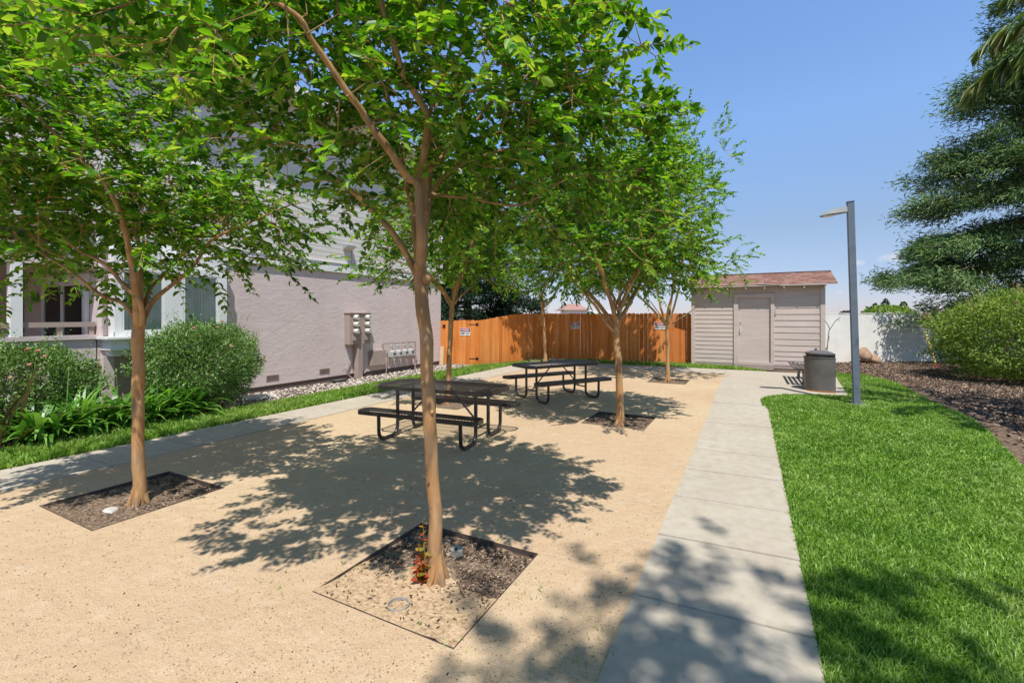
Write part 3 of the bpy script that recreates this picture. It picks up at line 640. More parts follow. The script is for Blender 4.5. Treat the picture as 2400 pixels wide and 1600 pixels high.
# red basal shoots of the nearest tree
def shoots():
    rng = np.random.default_rng(8); P0 = B1 + Vector((-.055, -.055, -.01)); e = [o for o in COL.objects if o.name == 'crape_myrtle'][0]
    b = MB(); Ps, Ds, Ns, Ls = [], [], [], []
    for k in range(8):
        h = (.40, .24, .27, .17, .2, .14, .16, .12)[k]; a = rng.uniform(2.2, 5.6); tilt = rng.uniform(.05, .3) if k else .05
        base = Vector((P0.x - B1.x + rng.uniform(-.03, .02), P0.y - B1.y + rng.uniform(-.02, .02), -.02))
        pts = [base + Vector((math.cos(a) * tilt * h * t * t, math.sin(a) * tilt * h * t * t, h * t)) for t in (0, .33, .66, 1)]
        b.tube(pts, [.003, .0026, .002, .001], 5)
        for i in range(int(h / .042)):
            t = (i + 1) / (h / .042 + .6); q = base.lerp(pts[-1], t)
            for sg in (0, math.pi):
                an = a + i * 1.57 + sg
                Ps.append(tuple(q)); Ds.append((math.cos(an), math.sin(an), .35 + rng.normal(0, .3))); Ns.append((rng.normal(0, .3), rng.normal(0, .3), 1)); Ls.append((.062 - .034 * t) * rng.uniform(.7, 1.2))
    L = np.array(Ls); V, F = leaf_arrays(np.array(Ps), np.array(Ds), np.array(Ns), L, L * .55)
    o = b.build('basal_shoot', M['redshoot'], e); o['label'] = 'red stems sprouting at the trunk foot'
    np_mesh('shoot_leaves', V, F, M['redshoot'], o)
shoots()

# ------------------------------------------------------------------ shrubs and border plants
def shrub(name, c, r, n, leaf, m, label, cat, seed, group=None, tips=None, flowers=0, clipx=None, zlow=.05, up=.5):
    rng = np.random.default_rng(seed); e = empty(name, (c[0], c[1], 0), label, cat, group)
    d = rng.normal(0, 1, (n, 3)); d /= np.linalg.norm(d, axis=1, keepdims=True)
    lump = 1 + .22 * vnoise(d, 2.2, seed) + .16 * vnoise(d, 5, seed + 1)
    rr = (rng.uniform(.25, 1, n) ** .34) * lump
    P = d * rr[:, None] * np.array(r); P[:, 2] += c[2]
    ok = (P[:, 2] > zlow)
    if clipx is not None: ok &= (P[:, 0] + c[0] > clipx)
    P = P[ok]; d = d[ok]; rr = rr[ok]; n = len(P)
    # leaves gathered into little sprigs
    k = 5; PP = np.repeat(P, k, 0) + rng.normal(0, leaf * .7, (n * k, 3)); DD = np.repeat(d, k, 0)
    D = DD * .8 + rng.normal(0, .6, (n * k, 3)) + np.array([0, 0, up]); Nn = DD * .6 + rng.normal(0, .5, (n * k, 3)) + np.array([0, 0, .6])
    L = leaf * rng.uniform(.65, 1.25, n * k)
    V0, F0 = leaf_arrays(PP, D, Nn, L, L * .42)
    b = MB()
    for i in range(9):
        a = rng.uniform(0, 6.283); q = rng.uniform(.15, .45)
        b.tube([(.1 * math.cos(a), .1 * math.sin(a), -.05), (r[0] * .3 * math.cos(a), r[1] * .3 * math.sin(a), c[2] * .6), (r[0] * q * math.cos(a), r[1] * q * math.sin(a), c[2] + r[2] * .4)], [.02, .014, .005], 6)
    b.build('stems', M['redbark'], e)
    # upright wisps breaking the outline
    sel = np.where((d[:, 2] > .25) & (rr > .95))[0]; rng.shuffle(sel); sel = sel[:70]
    Ps, Ds, Ns, Ls = [], [], [], []
    for i in sel:
        h = rng.uniform(.08, .22)
        for t in np.linspace(0, 1, 9):
            an = t * 20; Ps.append(P[i] + np.array([0, 0, h * t]) + d[i] * h * t * .6); Ds.append((math.cos(an), math.sin(an), .8)); Ns.append((0, 0, 1)); Ls.append(leaf * .8)
    L = np.array(Ls); V, F = leaf_arrays(np.array(Ps), np.array(Ds), np.array(Ns) + rng.normal(0, .3, (len(Ps), 3)), L, L * .42)
    if tips:
        np_mesh('foliage', V0, F0, M[m], e); tag(np_mesh('new_growth', V, F, M[tips], e, ), kind='stuff')
    else: np_mesh('foliage', np.concatenate([V0, V]), np.concatenate([F0, F + len(V0)]), M[m], e)
    if flowers:
        sel = np.where((rr > .93) & (d[:, 0] > -.3) & (d[:, 2] > -.1))[0]; rng.shuffle(sel)
        for i in sel[:flowers]:
            bb = MB(); q = P[i] * 1.04
            for j in range(7):
                o = rng.normal(0, .008, 3); bb.ball(Vector(q + o), .016, .016, .012, 6, 4)
            bb.build('flower', M['petal'], e)
    return e
shrub('flowering_shrub', (-8.56, 4.58, .80), (.90, .95, .72), 6000, .045, 'shrubleaf', 'large rounded green shrub below the bay window with a few pink blooms', 'shrub', 31, 'flowering shrubs by the building', flowers=7, clipx=-9.22)
shrub('flowering_shrub', (-8.85, 2.45, .66), (.60, .85, .58), 4200, .045, 'shrubleaf', 'green shrub with several pink blooms in front of the porch railing', 'shrub', 32, 'flowering shrubs by the building', flowers=11, clipx=-9.22)
bp = at(2436, 742, 11.4)
shrub('privet_bush', (bp.x, bp.y, 1.15), (2.15, 2.1, 1.15), 9500, .07, 'oleleaf', 'big yellow green bush with reddish tips before the white wall', 'bush', 33, tips='tipleaf', up=.2)

def strap_clump(name, c, n, L0, W0, m, label, cat, seed, group, stalks=0, up=1.15, dr=(.9, 2.1)):
    rng = np.random.default_rng(seed); e = empty(name, (c[0], c[1], 0), label, cat, group); VV, FF, k0 = [], [], 0
    for i in range(n):
        a = rng.uniform(0, 6.283); el = rng.uniform(.45, up) if i > n * .3 else rng.uniform(.9, 1.45); L = L0 * rng.uniform(.65, 1.15); w = W0 * rng.uniform(.7, 1.2)
        p = np.array([rng.normal(0, .09), rng.normal(0, .09), 0.0]); S = np.array([-math.sin(a), math.cos(a), 0]); seg = 7; droop = rng.uniform(*dr)
        for s in range(seg + 1):
            t = s / seg; wd = w * (.55 + .45 * math.sin(min(1, t * 1.6 + .15) * 1.57)) * (1 - max(0, t - .55) / .45 * .93)
            VV += [p - S * wd / 2 + np.array([0, 0, .12 * wd]), p + S * wd / 2 + np.array([0, 0, .12 * wd])]
            e2 = el - droop * t * t; p = p + np.array([math.cos(a) * math.cos(e2), math.sin(a) * math.cos(e2), math.sin(e2)]) * L / seg
            if s < seg: FF.append((k0 + 2 * s, k0 + 2 * s + 1, k0 + 2 * s + 3, k0 + 2 * s + 2))
        k0 += 2 * (seg + 1)
    V = np.array(VV); V[:, 2] = np.maximum(V[:, 2], .0); np_mesh('leaves', V, np.array(FF), M[m], e)
    for i in range(stalks):
        b = MB(); a = rng.uniform(0, 6.283); h = rng.uniform(.62, .95); q = Vector((rng.normal(0, .15), rng.normal(0, .15), 0)); l = Vector((math.cos(a), math.sin(a), 0)) * rng.uniform(.05, .18)
        b.tube([q, q + l * .3 + Vector((0, 0, h * .55)), q + l + Vector((0, 0, h))], [.006, .005, .004], 6)
        b.ball(q + l * 1.05 + Vector((0, 0, h + .025)), .014, .014, .036, 8, 6); b.build('flower_stalk', M['stalk'], e, smooth=True)
for i, (x, y, st, lb) in enumerate(((-8.1, 2.42, 0, 'agapanthus clump below the left flowering shrub'), (-8.12, 2.85, 1, 'agapanthus clump just left of the left trunk'),
                                 (-8.15, 3.32, 3, 'agapanthus clump with bud stalks behind the left trunk'), (-8.1, 3.72, 1, 'agapanthus clump just right of the left trunk'), (-8.15, 4.08, 1, 'agapanthus clump next to the large rounded shrub'))):
    strap_clump('agapanthus', (x, y), 115, .78, .062, 'strap', lb, 'plant', 40 + i, 'agapanthus along the grass strip', st)
strap_clump('flax_plant', (-8.2, 1.98), 42, 1.15, .05, 'flax', 'bronze flax plant with long stiff blades at the left edge', 'plant', 50, None, up=1.3, dr=(.15, .75))

rgw = random.Random(12)
for i, (u, v) in enumerate(((1197, 1199), (1150, 1236), (1410, 1530), (1404, 1480), (815, 1330), (646, 1380), (187, 1110), (1330, 1245), (1262, 1392), (1060, 1500))):
    p = gnd(u, v); strap_clump('weed', (p.x, p.y), 11, .032 + rgw.random() * .022, .005, 'grass', 'tiny green weed sprouting from the granite court', 'weed', 300 + i, 'weeds in the granite court', up=1.2)
# ------------------------------------------------------------------ conifers, palm, distant things
def conifer(base, h, r0, zlow, nb, m, label, seed, trunk_r, name='redwood_tree', spread=1.0, group=None, spray=.16, dens=1.0):
    rng = np.random.default_rng(seed); e = empty(name, base, label, 'tree', group)
    w = MB(); w.tube([(0, 0, -.1), (0, 0, h * .3), (0, 0, h * .7), (0, 0, h)], [trunk_r, trunk_r * .75, trunk_r * .35, .02], 12)
    Ps, Ds, Ns = [], [], []
    for i in range(nb):
        t = (i + rng.uniform(0, 1)) / nb; z = zlow + (h - zlow) * t ** 1.1; a = i * 2.4 + rng.normal(0, .35)
        L = r0 * (1 - t) ** .72 * rng.uniform(.68, 1.12) + .3; dz = rng.uniform(-.12, .22)
        dirv = np.array([math.cos(a), math.sin(a), 0]); sd = np.array([-math.sin(a), math.cos(a), 0])
        def bp_(s): return np.array([0, 0, z]) + dirv * L * s + np.array([0, 0, L * (dz * s - .28 * s * s + .12 * s ** 4)])
        w.tube([bp_(0), bp_(.35), bp_(.7), bp_(1)], [.03 + .012 * L, .02 + .006 * L, .014, .006], 5, cap=False)
        nc = max(3, int(3.4 * L)); s = rng.uniform(.15, 1, nc) ** .8; q = np.array([bp_(x) for x in s])
        wid = (.36 * L * np.sin(np.clip(s, 0, 1) * 2.6 + .25) + .12) * spread
        o = rng.normal(0, .6, nc) * wid
        pos = q + sd * o[:, None] - np.array([0, 0, .14]) * np.abs(o)[:, None]
        for p0_, o_ in zip(pos, o):
            nn_ = int(rng.uniform(110, 260) * dens); sg_ = rng.uniform(.15, .33)
            for p_ in p0_ + rng.normal(0, 1, (nn_, 3)) * np.array([sg_, sg_, sg_ * .62]):
                Ps.append(p_ + rng.normal(0, .09, 3)); Ds.append(dirv * .8 + sd * np.sign(o_) * .6 + rng.normal(0, .55, 3)); Ns.append(rng.normal(0, .5, 3) + np.array([0, 0, 1.]))
    n = len(Ps); L = spray * rng.uniform(.6, 1.4, n)
    V, F = leaf_arrays(np.array(Ps), np.array(Ds), np.array(Ns), L, L * .17, droop=.2)
    np_mesh('crown', V, F, M[m], e); w.build('trunk', M['redbark'], e); return e
rp = at(2500, 742, 15.6)
conifer((rp.x, rp.y, 0), 15.5, 5.0, 2.6, 110, 'needle', 'tall redwood at the right, its layered boughs hanging over the white wall', 61, .5)
cp = at(1096, 742, 27)
conifer((cp.x, cp.y, 0), 11, 4.2, 1.4, 70, 'darkneedle', 'dark conifer behind the fence gate and the building corner', 62, .3, name='dark_conifer', spray=.24, dens=.45)

def palm(base, h, nf, label, seed):
    rng = np.random.default_rng(seed); e = empty('palm_tree', base, label, 'tree')
    b = MB(); b.tube([(0, 0, -.1), (.05, 0, h * .5), (0, 0, h)], [.16, .13, .11], 12); b.build('trunk', M['redbark'], e, smooth=True)
    for i in range(nf):
        a = i * 6.283 / nf + rng.uniform(-.15, .15); el = rng.uniform(.25, 1.0); L = rng.uniform(2.5, 3.0); Ps, Ds, Ns, Ls = [], [], [], []
        p = np.array([0, 0, h]); spine = [p]; seg = 14
        for s in range(seg):
            t = s / seg; e2 = el - 1.75 * t ** 1.3; p = p + np.array([math.cos(a) * math.cos(e2), math.sin(a) * math.cos(e2), math.sin(e2)]) * L / seg; spine.append(p)
        sd = np.array([-math.sin(a), math.cos(a), 0]); b = MB(); b.tube([Vector(q) for q in spine], [.016 - .001 * k for k in range(seg + 1)], 5)
        for k in range(110):
            t = rng.uniform(.15, 1); q = spine[min(seg, int(t * seg))] + rng.normal(0, .02, 3); sg = 1 if k % 2 else -1
            Ps.append(q); Ds.append(sd * sg * .5 + np.array([math.cos(a), math.sin(a), 0]) * .35 + np.array([0, 0, -.75]) + rng.normal(0, .22, 3)); Ns.append(sd * sg * .6 + np.array([0, 0, .7]) + rng.normal(0, .3, 3)); Ls.append(.55 * math.sin(.4 + t * 2.2) * rng.uniform(.8, 1.15))
        L_ = np.array(Ls); V, F = leaf_arrays(np.array(Ps), np.array(Ds), np.array(Ns), L_, np.full(len(L_), .026), droop=.3)
        fr = b.build('frond', M['stalk'], e); np_mesh('leaflets', V, F, M['palmleaf'], fr)
palm((5.25, 9.0, 0), 5.5, 15, 'palm at the right edge with drooping pale green fronds', 71)

def far_crown(name, u, v, d, rx, rz, label, cat, seed, m='oleleaf', n=900, leaf=.35):
    rng = np.random.default_rng(seed); c = at(u, v, d); e = empty(name, (c.x, c.y, 0), label, cat)
    dd = rng.normal(0, 1, (n, 3)); dd /= np.linalg.norm(dd, axis=1, keepdims=True); P = dd * (rng.uniform(.4, 1, n) ** .35 * (1 + .2 * vnoise(dd, 2.5, seed)))[:, None] * np.array([rx, rx, rz]) + np.array([0, 0, c.z])
    L = leaf * rng.uniform(.7, 1.3, n); V, F = leaf_arrays(P, dd + rng.normal(0, .5, (n, 3)), dd + rng.normal(0, .4, (n, 3)), L, L * .6); np_mesh('crown', V, F, M[m], e)
    b = MB(); b.tube([(0, 0, -.1), (0, 0, c.z)], [.25, .12], 8); b.build('trunk', M['redbark'], e)
far_crown('round_tree', 2082, 738, 60, 2.75, 1.15, 'round yellow green tree top showing above the white wall', 'tree', 81, n=1600)
far_crown('far_tree', 1984, 738, 70, .9, .5, 'tiny dark tree top above the white wall by the lamp post', 'tree', 82, 'darkneedle', 300, .3)
for i, (u, v, lb) in enumerate(((2051, 726, 'thin dark cypress spire left of the round tree top'), (2075, 716, 'thin dark cypress spire behind the middle of the round tree top'), (2118, 722, 'thin dark cypress spire right of the round tree top'))):
    far_crown('cypress_tree', u, v, 75, .38, 1.0, lb, 'tree', 84 + i, 'darkneedle', 260, .3)
def far_house():
    c = at(1352, 742, 46); e = empty('far_house', (c.x, c.y, 0), 'pale house with a pinkish roof far behind the fence', 'house', rz=YAW)
    b = MB(); b.box(-1.0, 3.6, 0, 6, -.1, 2.3); b.build('wall', M['white'], e)
    b = MB(); b.add([(-1.7, -.4, 2.3), (1.2, -.4, 2.3), (1.2, 6.4, 2.3), (-1.7, 6.4, 2.3), (-.6, 3, 3.0), (.6, 3, 3.0)], [(0, 1, 5, 4), (1, 2, 5), (2, 3, 4, 5), (3, 0, 4), (3, 2, 1, 0)]); b.build('roof', M['mutedroof'], e)
    b = MB(); b.box(.6, 1.8, -.03, .02, 1.0, 1.9); b.build('window', M['interior'], e)
far_house()

# ------------------------------------------------------------------ apartment building
WX = -9.3
def building():
    e = empty('apartment_building', (WX, 3.4, 0), 'two storey building with mauve stucco below, white lap siding above', 'building')
    O = Vector((WX, 3.4, 0))
    def P(b, name, m, par=None, **k):
        b.v = [(x - WX, y - 3.4, z) for x, y, z in b.v]
        return b.build(name, m, par or e, **k)
    Y0, Y1, XB = 3.42, 12.62, -19.0
    b = MB(); b.box(XB, WX, Y0, Y1, .12, 2.74); wall = P(b, 'wall', M['stucco'])
    b = MB(); b.box(XB, WX - .025, Y0 + .03, Y1 - .03, -.1, .12); P(b, 'foundation', M['stucco_dark'])
    b = MB(); b.box(XB, WX + .055, Y0 - .02, Y1 + .05, 2.745, 2.97); b.box(XB, WX + .075, Y0 - .03, Y1 + .07, 2.97, 2.99); P(b, 'belt_board', M['white'])
    b = MB(); z = 2.99
    while z < 6.65:      # lapped boards
        h = .118; x1, x2 = WX + .034, WX + .0305
        b.add([(x1, Y0 - 4, z), (x1, Y1, z), (x2, Y1, z + h), (x2, Y0 - 4, z + h), (XB, Y0 - 4, z), (XB, Y1, z), (XB, Y1, z + h), (XB, Y0 - 4, z + h)],
              [(0, 1, 2, 3), (4, 7, 6, 5), (1, 5, 6, 2), (0, 3, 7, 4), (0, 4, 5, 1)]); z += h
    P(b, 'lap_siding', M['siding'])
    b = MB(); b.box(WX + .02, WX + .06, Y1 - .02, Y1 + .03, 2.99, 6.6); P(b, 'corner_board', M['white'])
    b = MB(); b.box(WX + .038, WX + .06, 4.80, 4.95, 2.99, 6.6); P(b, 'corner_board', M['white'])
    b = MB(); ez = 6.62
    b.add([(WX + .48, Y0 - 4.4, ez), (WX + .48, Y1 + .4, ez), (-14.2, Y1 - 3, ez + 1.9), (-14.2, Y0 - 4, ez + 1.9), (XB - .6, Y1 + .4, ez), (XB - .6, Y0 - 4.4, ez)],
          [(0, 1, 2, 3), (1, 4, 2), (4, 5, 3, 2), (5, 0, 3), (0, 5, 4, 1)]); rf = P(b, 'roof', M['shingle'])
    b = MB(); b.box(WX + .48, WX + .58, Y0 - 4.4, Y1 + .4, ez - .12, ez + .03); P(b, 'gutter', M['white'], rf)
    b = MB(); b.box(XB - .6, WX + .475, Y0 - 4.4, Y1 + .4, ez - .04, ez - .004); P(b, 'soffit', M['white'], rf)
    # crawl space vents
    for y in (6.30, 7.68):
        b = MB(); b.box(WX + .001, WX + .012, y, y + .3, .225, .345); v = P(b, 'foundation_vent', M['meterpaint'])
        b = MB()
        for k in range(5): b.box(WX + .012, WX + .016, y + .015, y + .285, .24 + .02 * k, .248 + .02 * k)
        P(b, 'louvre', M['stucco_dark'], v)
    # bay window
    bx = WX + .20; ya, yb = 3.55, 5.33
    b = MB(); b.box(WX, bx, ya, yb, 1.30, 2.74); bay = P(b, 'bay_window', M['white'])
    b = MB()
    for (y0, y1, z0, z1) in ((ya, ya + .1, 1.30, 2.5), (yb - .17, yb, 1.30, 2.5), (4.25, 4.56, 1.30, 2.5), (ya, yb, 2.38, 2.5), (ya, yb, 1.30, 1.37)):
        b.box(bx + .002, bx + .03 + .002 * (y1 - y0), y0, y1, z0, z1)
    P(b, 'window_frame', M['white'], bay)
    for (y0, y1) in ((ya + .1, 4.25), (4.56, yb - .17)):
        b = MB(); b.add([(bx + .011, y0, 1.37), (bx + .011, y1, 1.37), (bx + .011, y1, 2.38), (bx + .011, y0, 2.38)], [(0, 1, 2, 3)]); P(b, 'pane', M['glass'], bay)
        b = MB(); n = 12
        for k in range(n):
            a = y0 + (y1 - y0) * k / n; b.box(bx + .003, bx + .006, a + .003, a + (y1 - y0) / n - .003, 1.37, 2.38)
        P(b, 'blinds', M['curtain'], bay)
        b = MB()
        for (q0, q1, z0, z1) in ((y0, y0 + .03, 1.37, 2.38), (y1 - .03, y1, 1.37, 2.38), (y0 + .03, y1 - .03, 1.37, 1.40), (y0 + .03, y1 - .03, 2.35, 2.38)): b.box(bx + .013, bx + .026, q0, q1, z0, z1)
        P(b, 'sash', M['white'], bay)
    b = MB(); b.box(WX, bx + .20, ya - .16, yb + .02, 1.255, 1.297); P(b, 'sill', M['white'], bay, bevel=.006)
    b = MB(); b.box(WX, bx + .11, ya - .08, yb, 1.09, 1.254); b.box(WX, bx + .02, ya - .03, yb - .02, .98, 1.089); b.box(WX, bx + .13, ya - .10, yb + .01, 1.085, 1.105); P(b, 'apron', M['white'], bay)
    b = MB(); b.box(WX, WX + .10, 3.46, 3.60, .0, .985); P(b, 'pilaster', M['stucco'])
    b = MB(); b.tube([(WX + .05, 3.44, 2.7), (WX + .05, 3.44, 1.3)], .035, 8); P(b, 'downspout', M['stucco'])
    # porch recess left of Y=3.4
    b = MB(); b.box(-12.4, -12.3, -1.5, 3.40, 0, 2.72); P(b, 'porch_wall', M['stucco'])
    b = MB(); b.box(-12.3, WX - .13, -1.5, 3.40, -.1, .10); P(b, 'porch_floor', M['concrete'])
    b = MB()
    for k in range(21):
        y = -1.5 + .235 * k; b.box(-12.3, WX + .06, y, y + .222, 2.66, 2.70)
    P(b, 'porch_ceiling', M['stucco'])
    b = MB(); b.box(WX - .12, WX + .02, -1.5, 3.40, 2.40, 2.64); P(b, 'porch_beam', M['stucco'])
    b = MB(); b.box(WX - .12, WX, -1.5, 3.40, -.1, 1.26); P(b, 'porch_parapet', M['stucco'])
    b = MB(); b.box(WX - .15, WX + .04, -1.5, 3.42, 1.265, 1.33); P(b, 'parapet_cap', M['stucco'])
    b = MB(); b.box(WX - .11, WX - .02, -1.5, 3.40, 1.46, 1.535)
    for y in (.2, .75, 1.3, 1.85, 2.95, 3.33): b.box(WX - .09, WX - .04, y, y + .06, 1.33, 1.46)
    P(b, 'railing', M['meterpaint'])
    for y in (2.44, -.9):
        b = MB(); b.box(WX - .13, WX + .03, y, y + .12, 1.331, 2.40); P(b, 'porch_post', M['white'])
    # sliding door in the end wall of the porch (faces the viewer)
    yd = 3.395; b = MB()
    for (x0, x1, z0, z1) in ((-11.30, -11.20, .1, 2.24), (-9.68, -9.58, .1, 2.24), (-11.20, -9.68, 2.14, 2.24), (-10.50, -10.40, .12, 2.14), (-11.34, -9.54, 2.24, 2.32)): b.box(x0, x1, yd - .04, yd + .02, z0, z1)
    sl = P(b, 'sliding_door', M['white'])
    for (x0, x1, mm) in ((-11.2, -10.5, 'interior'), (-10.4, -9.68, 'curtain')):
        b = MB(); b.box(x0, x1, yd - .02, yd - .018, .12, 2.14); P(b, 'pane', M['darkglass'], sl)
        b = MB()
        for k in range(9): b.box(x0 + (x1 - x0) * k / 9 + .003, x0 + (x1 - x0) * (k + 1) / 9 - .003, yd - .012, yd - .008, .12, 2.14)
        P(b, 'backing', M[mm], sl)
    b = MB(); b.box(-12.29, -12.25, 1.2, 1.3, .1, 2.0); b.box(-12.29, -12.25, 2.35, 2.45, .1, 2.0); b.box(-12.29, -12.25, 1.2, 2.45, 2.0, 2.1); df = P(b, 'porch_door_frame', M['meterpaint'])
    b = MB(); b.box(-12.295, -12.27, 1.3, 2.35, .1, 2.0); P(b, 'porch_door', M['stucco_dark'], df)
    b = MB(); b.box(-11.72, -11.58, yd - .12, yd, 1.88, 2.06); P(b, 'porch_light', M['gasgrey'], bevel=.02)
    return e
building()

# wall pack light
e = empty('wall_light', (WX + .04, 8.52, 3.36), 'grey wedge shaped flood light on the white siding', 'wall light')
b = MB(); b.add([(0, -.14, -.02), (0, .14, -.02), (0, .14, .12), (0, -.14, .12), (.17, -.14, .10), (.17, .14, .10), (.17, .14, .06), (.17, -.14, .06)], [(0, 3, 2, 1), (3, 4, 5, 2), (4, 7, 6, 5), (0, 7, 4, 3), (1, 2, 5, 6)]); b.build('housing', M['headgrey'], e)
b = MB(); b.add([(0, -.13, -.021), (0, .13, -.021), (.168, .13, .058), (.168, -.13, .058)], [(0, 1, 2, 3)]); b.build('lens', M['meterglass'], e)
b = MB(); b.tube([(-.005, .14, -.02), (-.005, .16, -.2), (-.005, .15, -.36)], .007, 6); b.build('cable', M['meterpaint'], e)

# electricity meter cabinet
def meters():
    e = empty('meter_cabinet', (WX, 8.46, 0), 'tan electricity cabinet on the stucco wall with six round meters', 'meter cabinet')
    D = .20
    b = MB(); b.box(0, D, 0, .72, .90, 1.70); b.box(0, D + .03, -.02, .74, 1.70, 1.725); b.build('cabinet', M['meterpaint'], e, bevel=.006)
    for y in (.17, .57):
        for k, z in enumerate((1.60, 1.42, 1.24)):
            b = MB(); b.cyl((D, y, z), (1, 0, 0), .078, .025, 20); mt = b.build('meter', M['meterpaint'], e, smooth=True)
            b = MB(); b.tube([(D + .025, y, z), (D + .10, y, z), (D + .125, y, z)], [.072, .068, .045], 20); b.build('dome', M['meterglass'], mt, smooth=True)
            b = MB(); b.box(D + .120, D + .128, y - .02, y + .03, z + .012, z + .035); b.build('register', M['meterdark'], mt)
        b = MB(); b.box(D, D + .035, y - .09, y + .09, 1.0, 1.10); b.build('breaker_cover', M['meterpaint'], e, bevel=.004)
    b = MB(); b.box(.04, .20, .28, .44, -.05, .90); b.build('conduit_post', M['meterpaint'], e, bevel=.006)
    b = MB(); b.tube([(.02, .22, .42), (.06, .05, .40), (.08, -.04, .28), (.10, .02, .12), (.14, .2, -.02), (.2, .26, -.05)], .016, 8); b.tube([(.1, .46, .2), (.1, .58, .10), (.06, .72, .16)], .016, 8); b.build('conduit', M['meterpaint'], e, smooth=True)
    e = empty('utility_box', (WX, 9.30, .22), 'plain tan box on the wall between the electricity cabinet and gas meters', 'utility box')
    b = MB(); b.box(0, .14, 0, .52, .04, .46); b.build('box', M['meterpaint'], e, bevel=.008)
    b = MB(); b.box(.14, .15, .01, .51, .05, .455); b.build('cover', M['meterpaint'], e, bevel=.004)
    e = empty('gas_meters', (WX, 9.95, 0), 'row of four pale gas meters on a pipe frame against the stucco', 'gas meters')
    b = MB(); b.tube([(.1, -.12, .86), (.14, 1.16, .86)], .020, 8); b.tube([(.14, 1.16, .87), (.14, 1.16, -.06)], .022, 8); b.tube([(.1, -.12, .86), (.0, -.12, .82)], .02, 8); b.tube([(.1, -.04, .66), (.1, -.06, .0)], .014, 8)
    for z in (.74, .6, .4, .25, .12): b.cyl((.14, 1.16, z), (0, 0, 1), .032, .035, 10)
    b.tube([(.14, 1.16, .3), (.14, 1.28, .26)], .022, 8); b.build('manifold', M['meterpaint'], e, smooth=True)
    for k in range(4):
        y = .08 + .27 * k
        b = MB(); b.tube([(.12, y, .86), (.12, y, .78), (.12, y + .1, .74), (.12, y + .1, .64)], .013, 6); b.cyl((.12, y + .04, .755), (1, 0, 0), .045, .03, 12); b.build('regulator', M['gasgrey'], e, smooth=True)
        b = MB(); b.box(.04, .22, y - .03, y + .17, .44, .60); b.ball((.13, y + .07, .60), .09, .1, .05, 12, 8); b.build('meter', M['gasgrey'], e, bevel=.02, smooth=True)
        b = MB(); b.box(.222, .228, y + .02, y + .12, .53, .58); b.build('dial', M['meterdark'], e)
meters()
e = empty('valve_box', (WX + .28, 8.02, 0), 'low black valve box in the stones by the building foot', 'valve box')
b = MB(); b.box(-.1, .12, -.17, .17, -.05, .05); b.build('body', M['blackplastic'], e, bevel=.01)
b = MB(); b.box(-.085, .105, -.155, .155, .0505, .062); b.build('lid', M['meterdark'], e, bevel=.004)
def rock(name, c, r, seed, m, label, cat, group=None, rz=0):
    b = MB(); b.ball((0, 0, 0), 1, 1, 1, 18, 12); vs = []
    for p in b.v:
        v = Vector(p); k = 1 + .3 * mnoise.noise(v * 1.1 + Vector((seed, 0, 0))) + .1 * mnoise.noise(v * 3.1 + Vector((0, seed, 0))); vs.append((v.x * k * r[0], v.y * k * r[1], v.z * k * r[2]))
    b.v = vs; o = b.build(name, m, smooth=True); o.location = c; o.rotation_euler = (0, 0, rz); tag(o, label, cat, group)
g1 = gnd(470, 958); rock('rock', (-8.02, 4.78, .03), (.16, .12, .08), 3, M['rock'], 'flat brown rock at the foot of the large rounded shrub', 'rock')
rock('flat_stone', (-8.75, 5.75, .015), (.26, .34, .035), 5, M['palestone'], 'pale flat stone in the bed right of the large shrub', 'stone')
g1 = gnd(258, 1201, -.03); rock('flat_stone', (g1.x, g1.y, -.03), (.085, .06, .04), 9, M['palestone'], 'grey stone in front of the left trunk inside its bed', 'stone')
for (u, v, r, s, lb) in ((2024, 846, (.30, .26, .26), 1, 'upper brown boulder at the white wall foot'), (2043, 850, (.34, .26, .20), 2, 'lower right brown boulder at the white wall foot'), (2014, 855, (.16, .14, .11), 4, 'small brown boulder in front of the boulder pair')):
    p = gnd(u, 855); q = at(u, 855, p.length * 0 + 16.0); rock('boulder', (q.x, q.y, .12 if s != 1 else .28), r, s, M['rock'], lb, 'boulder', 'boulders by the white wall', rz=s)

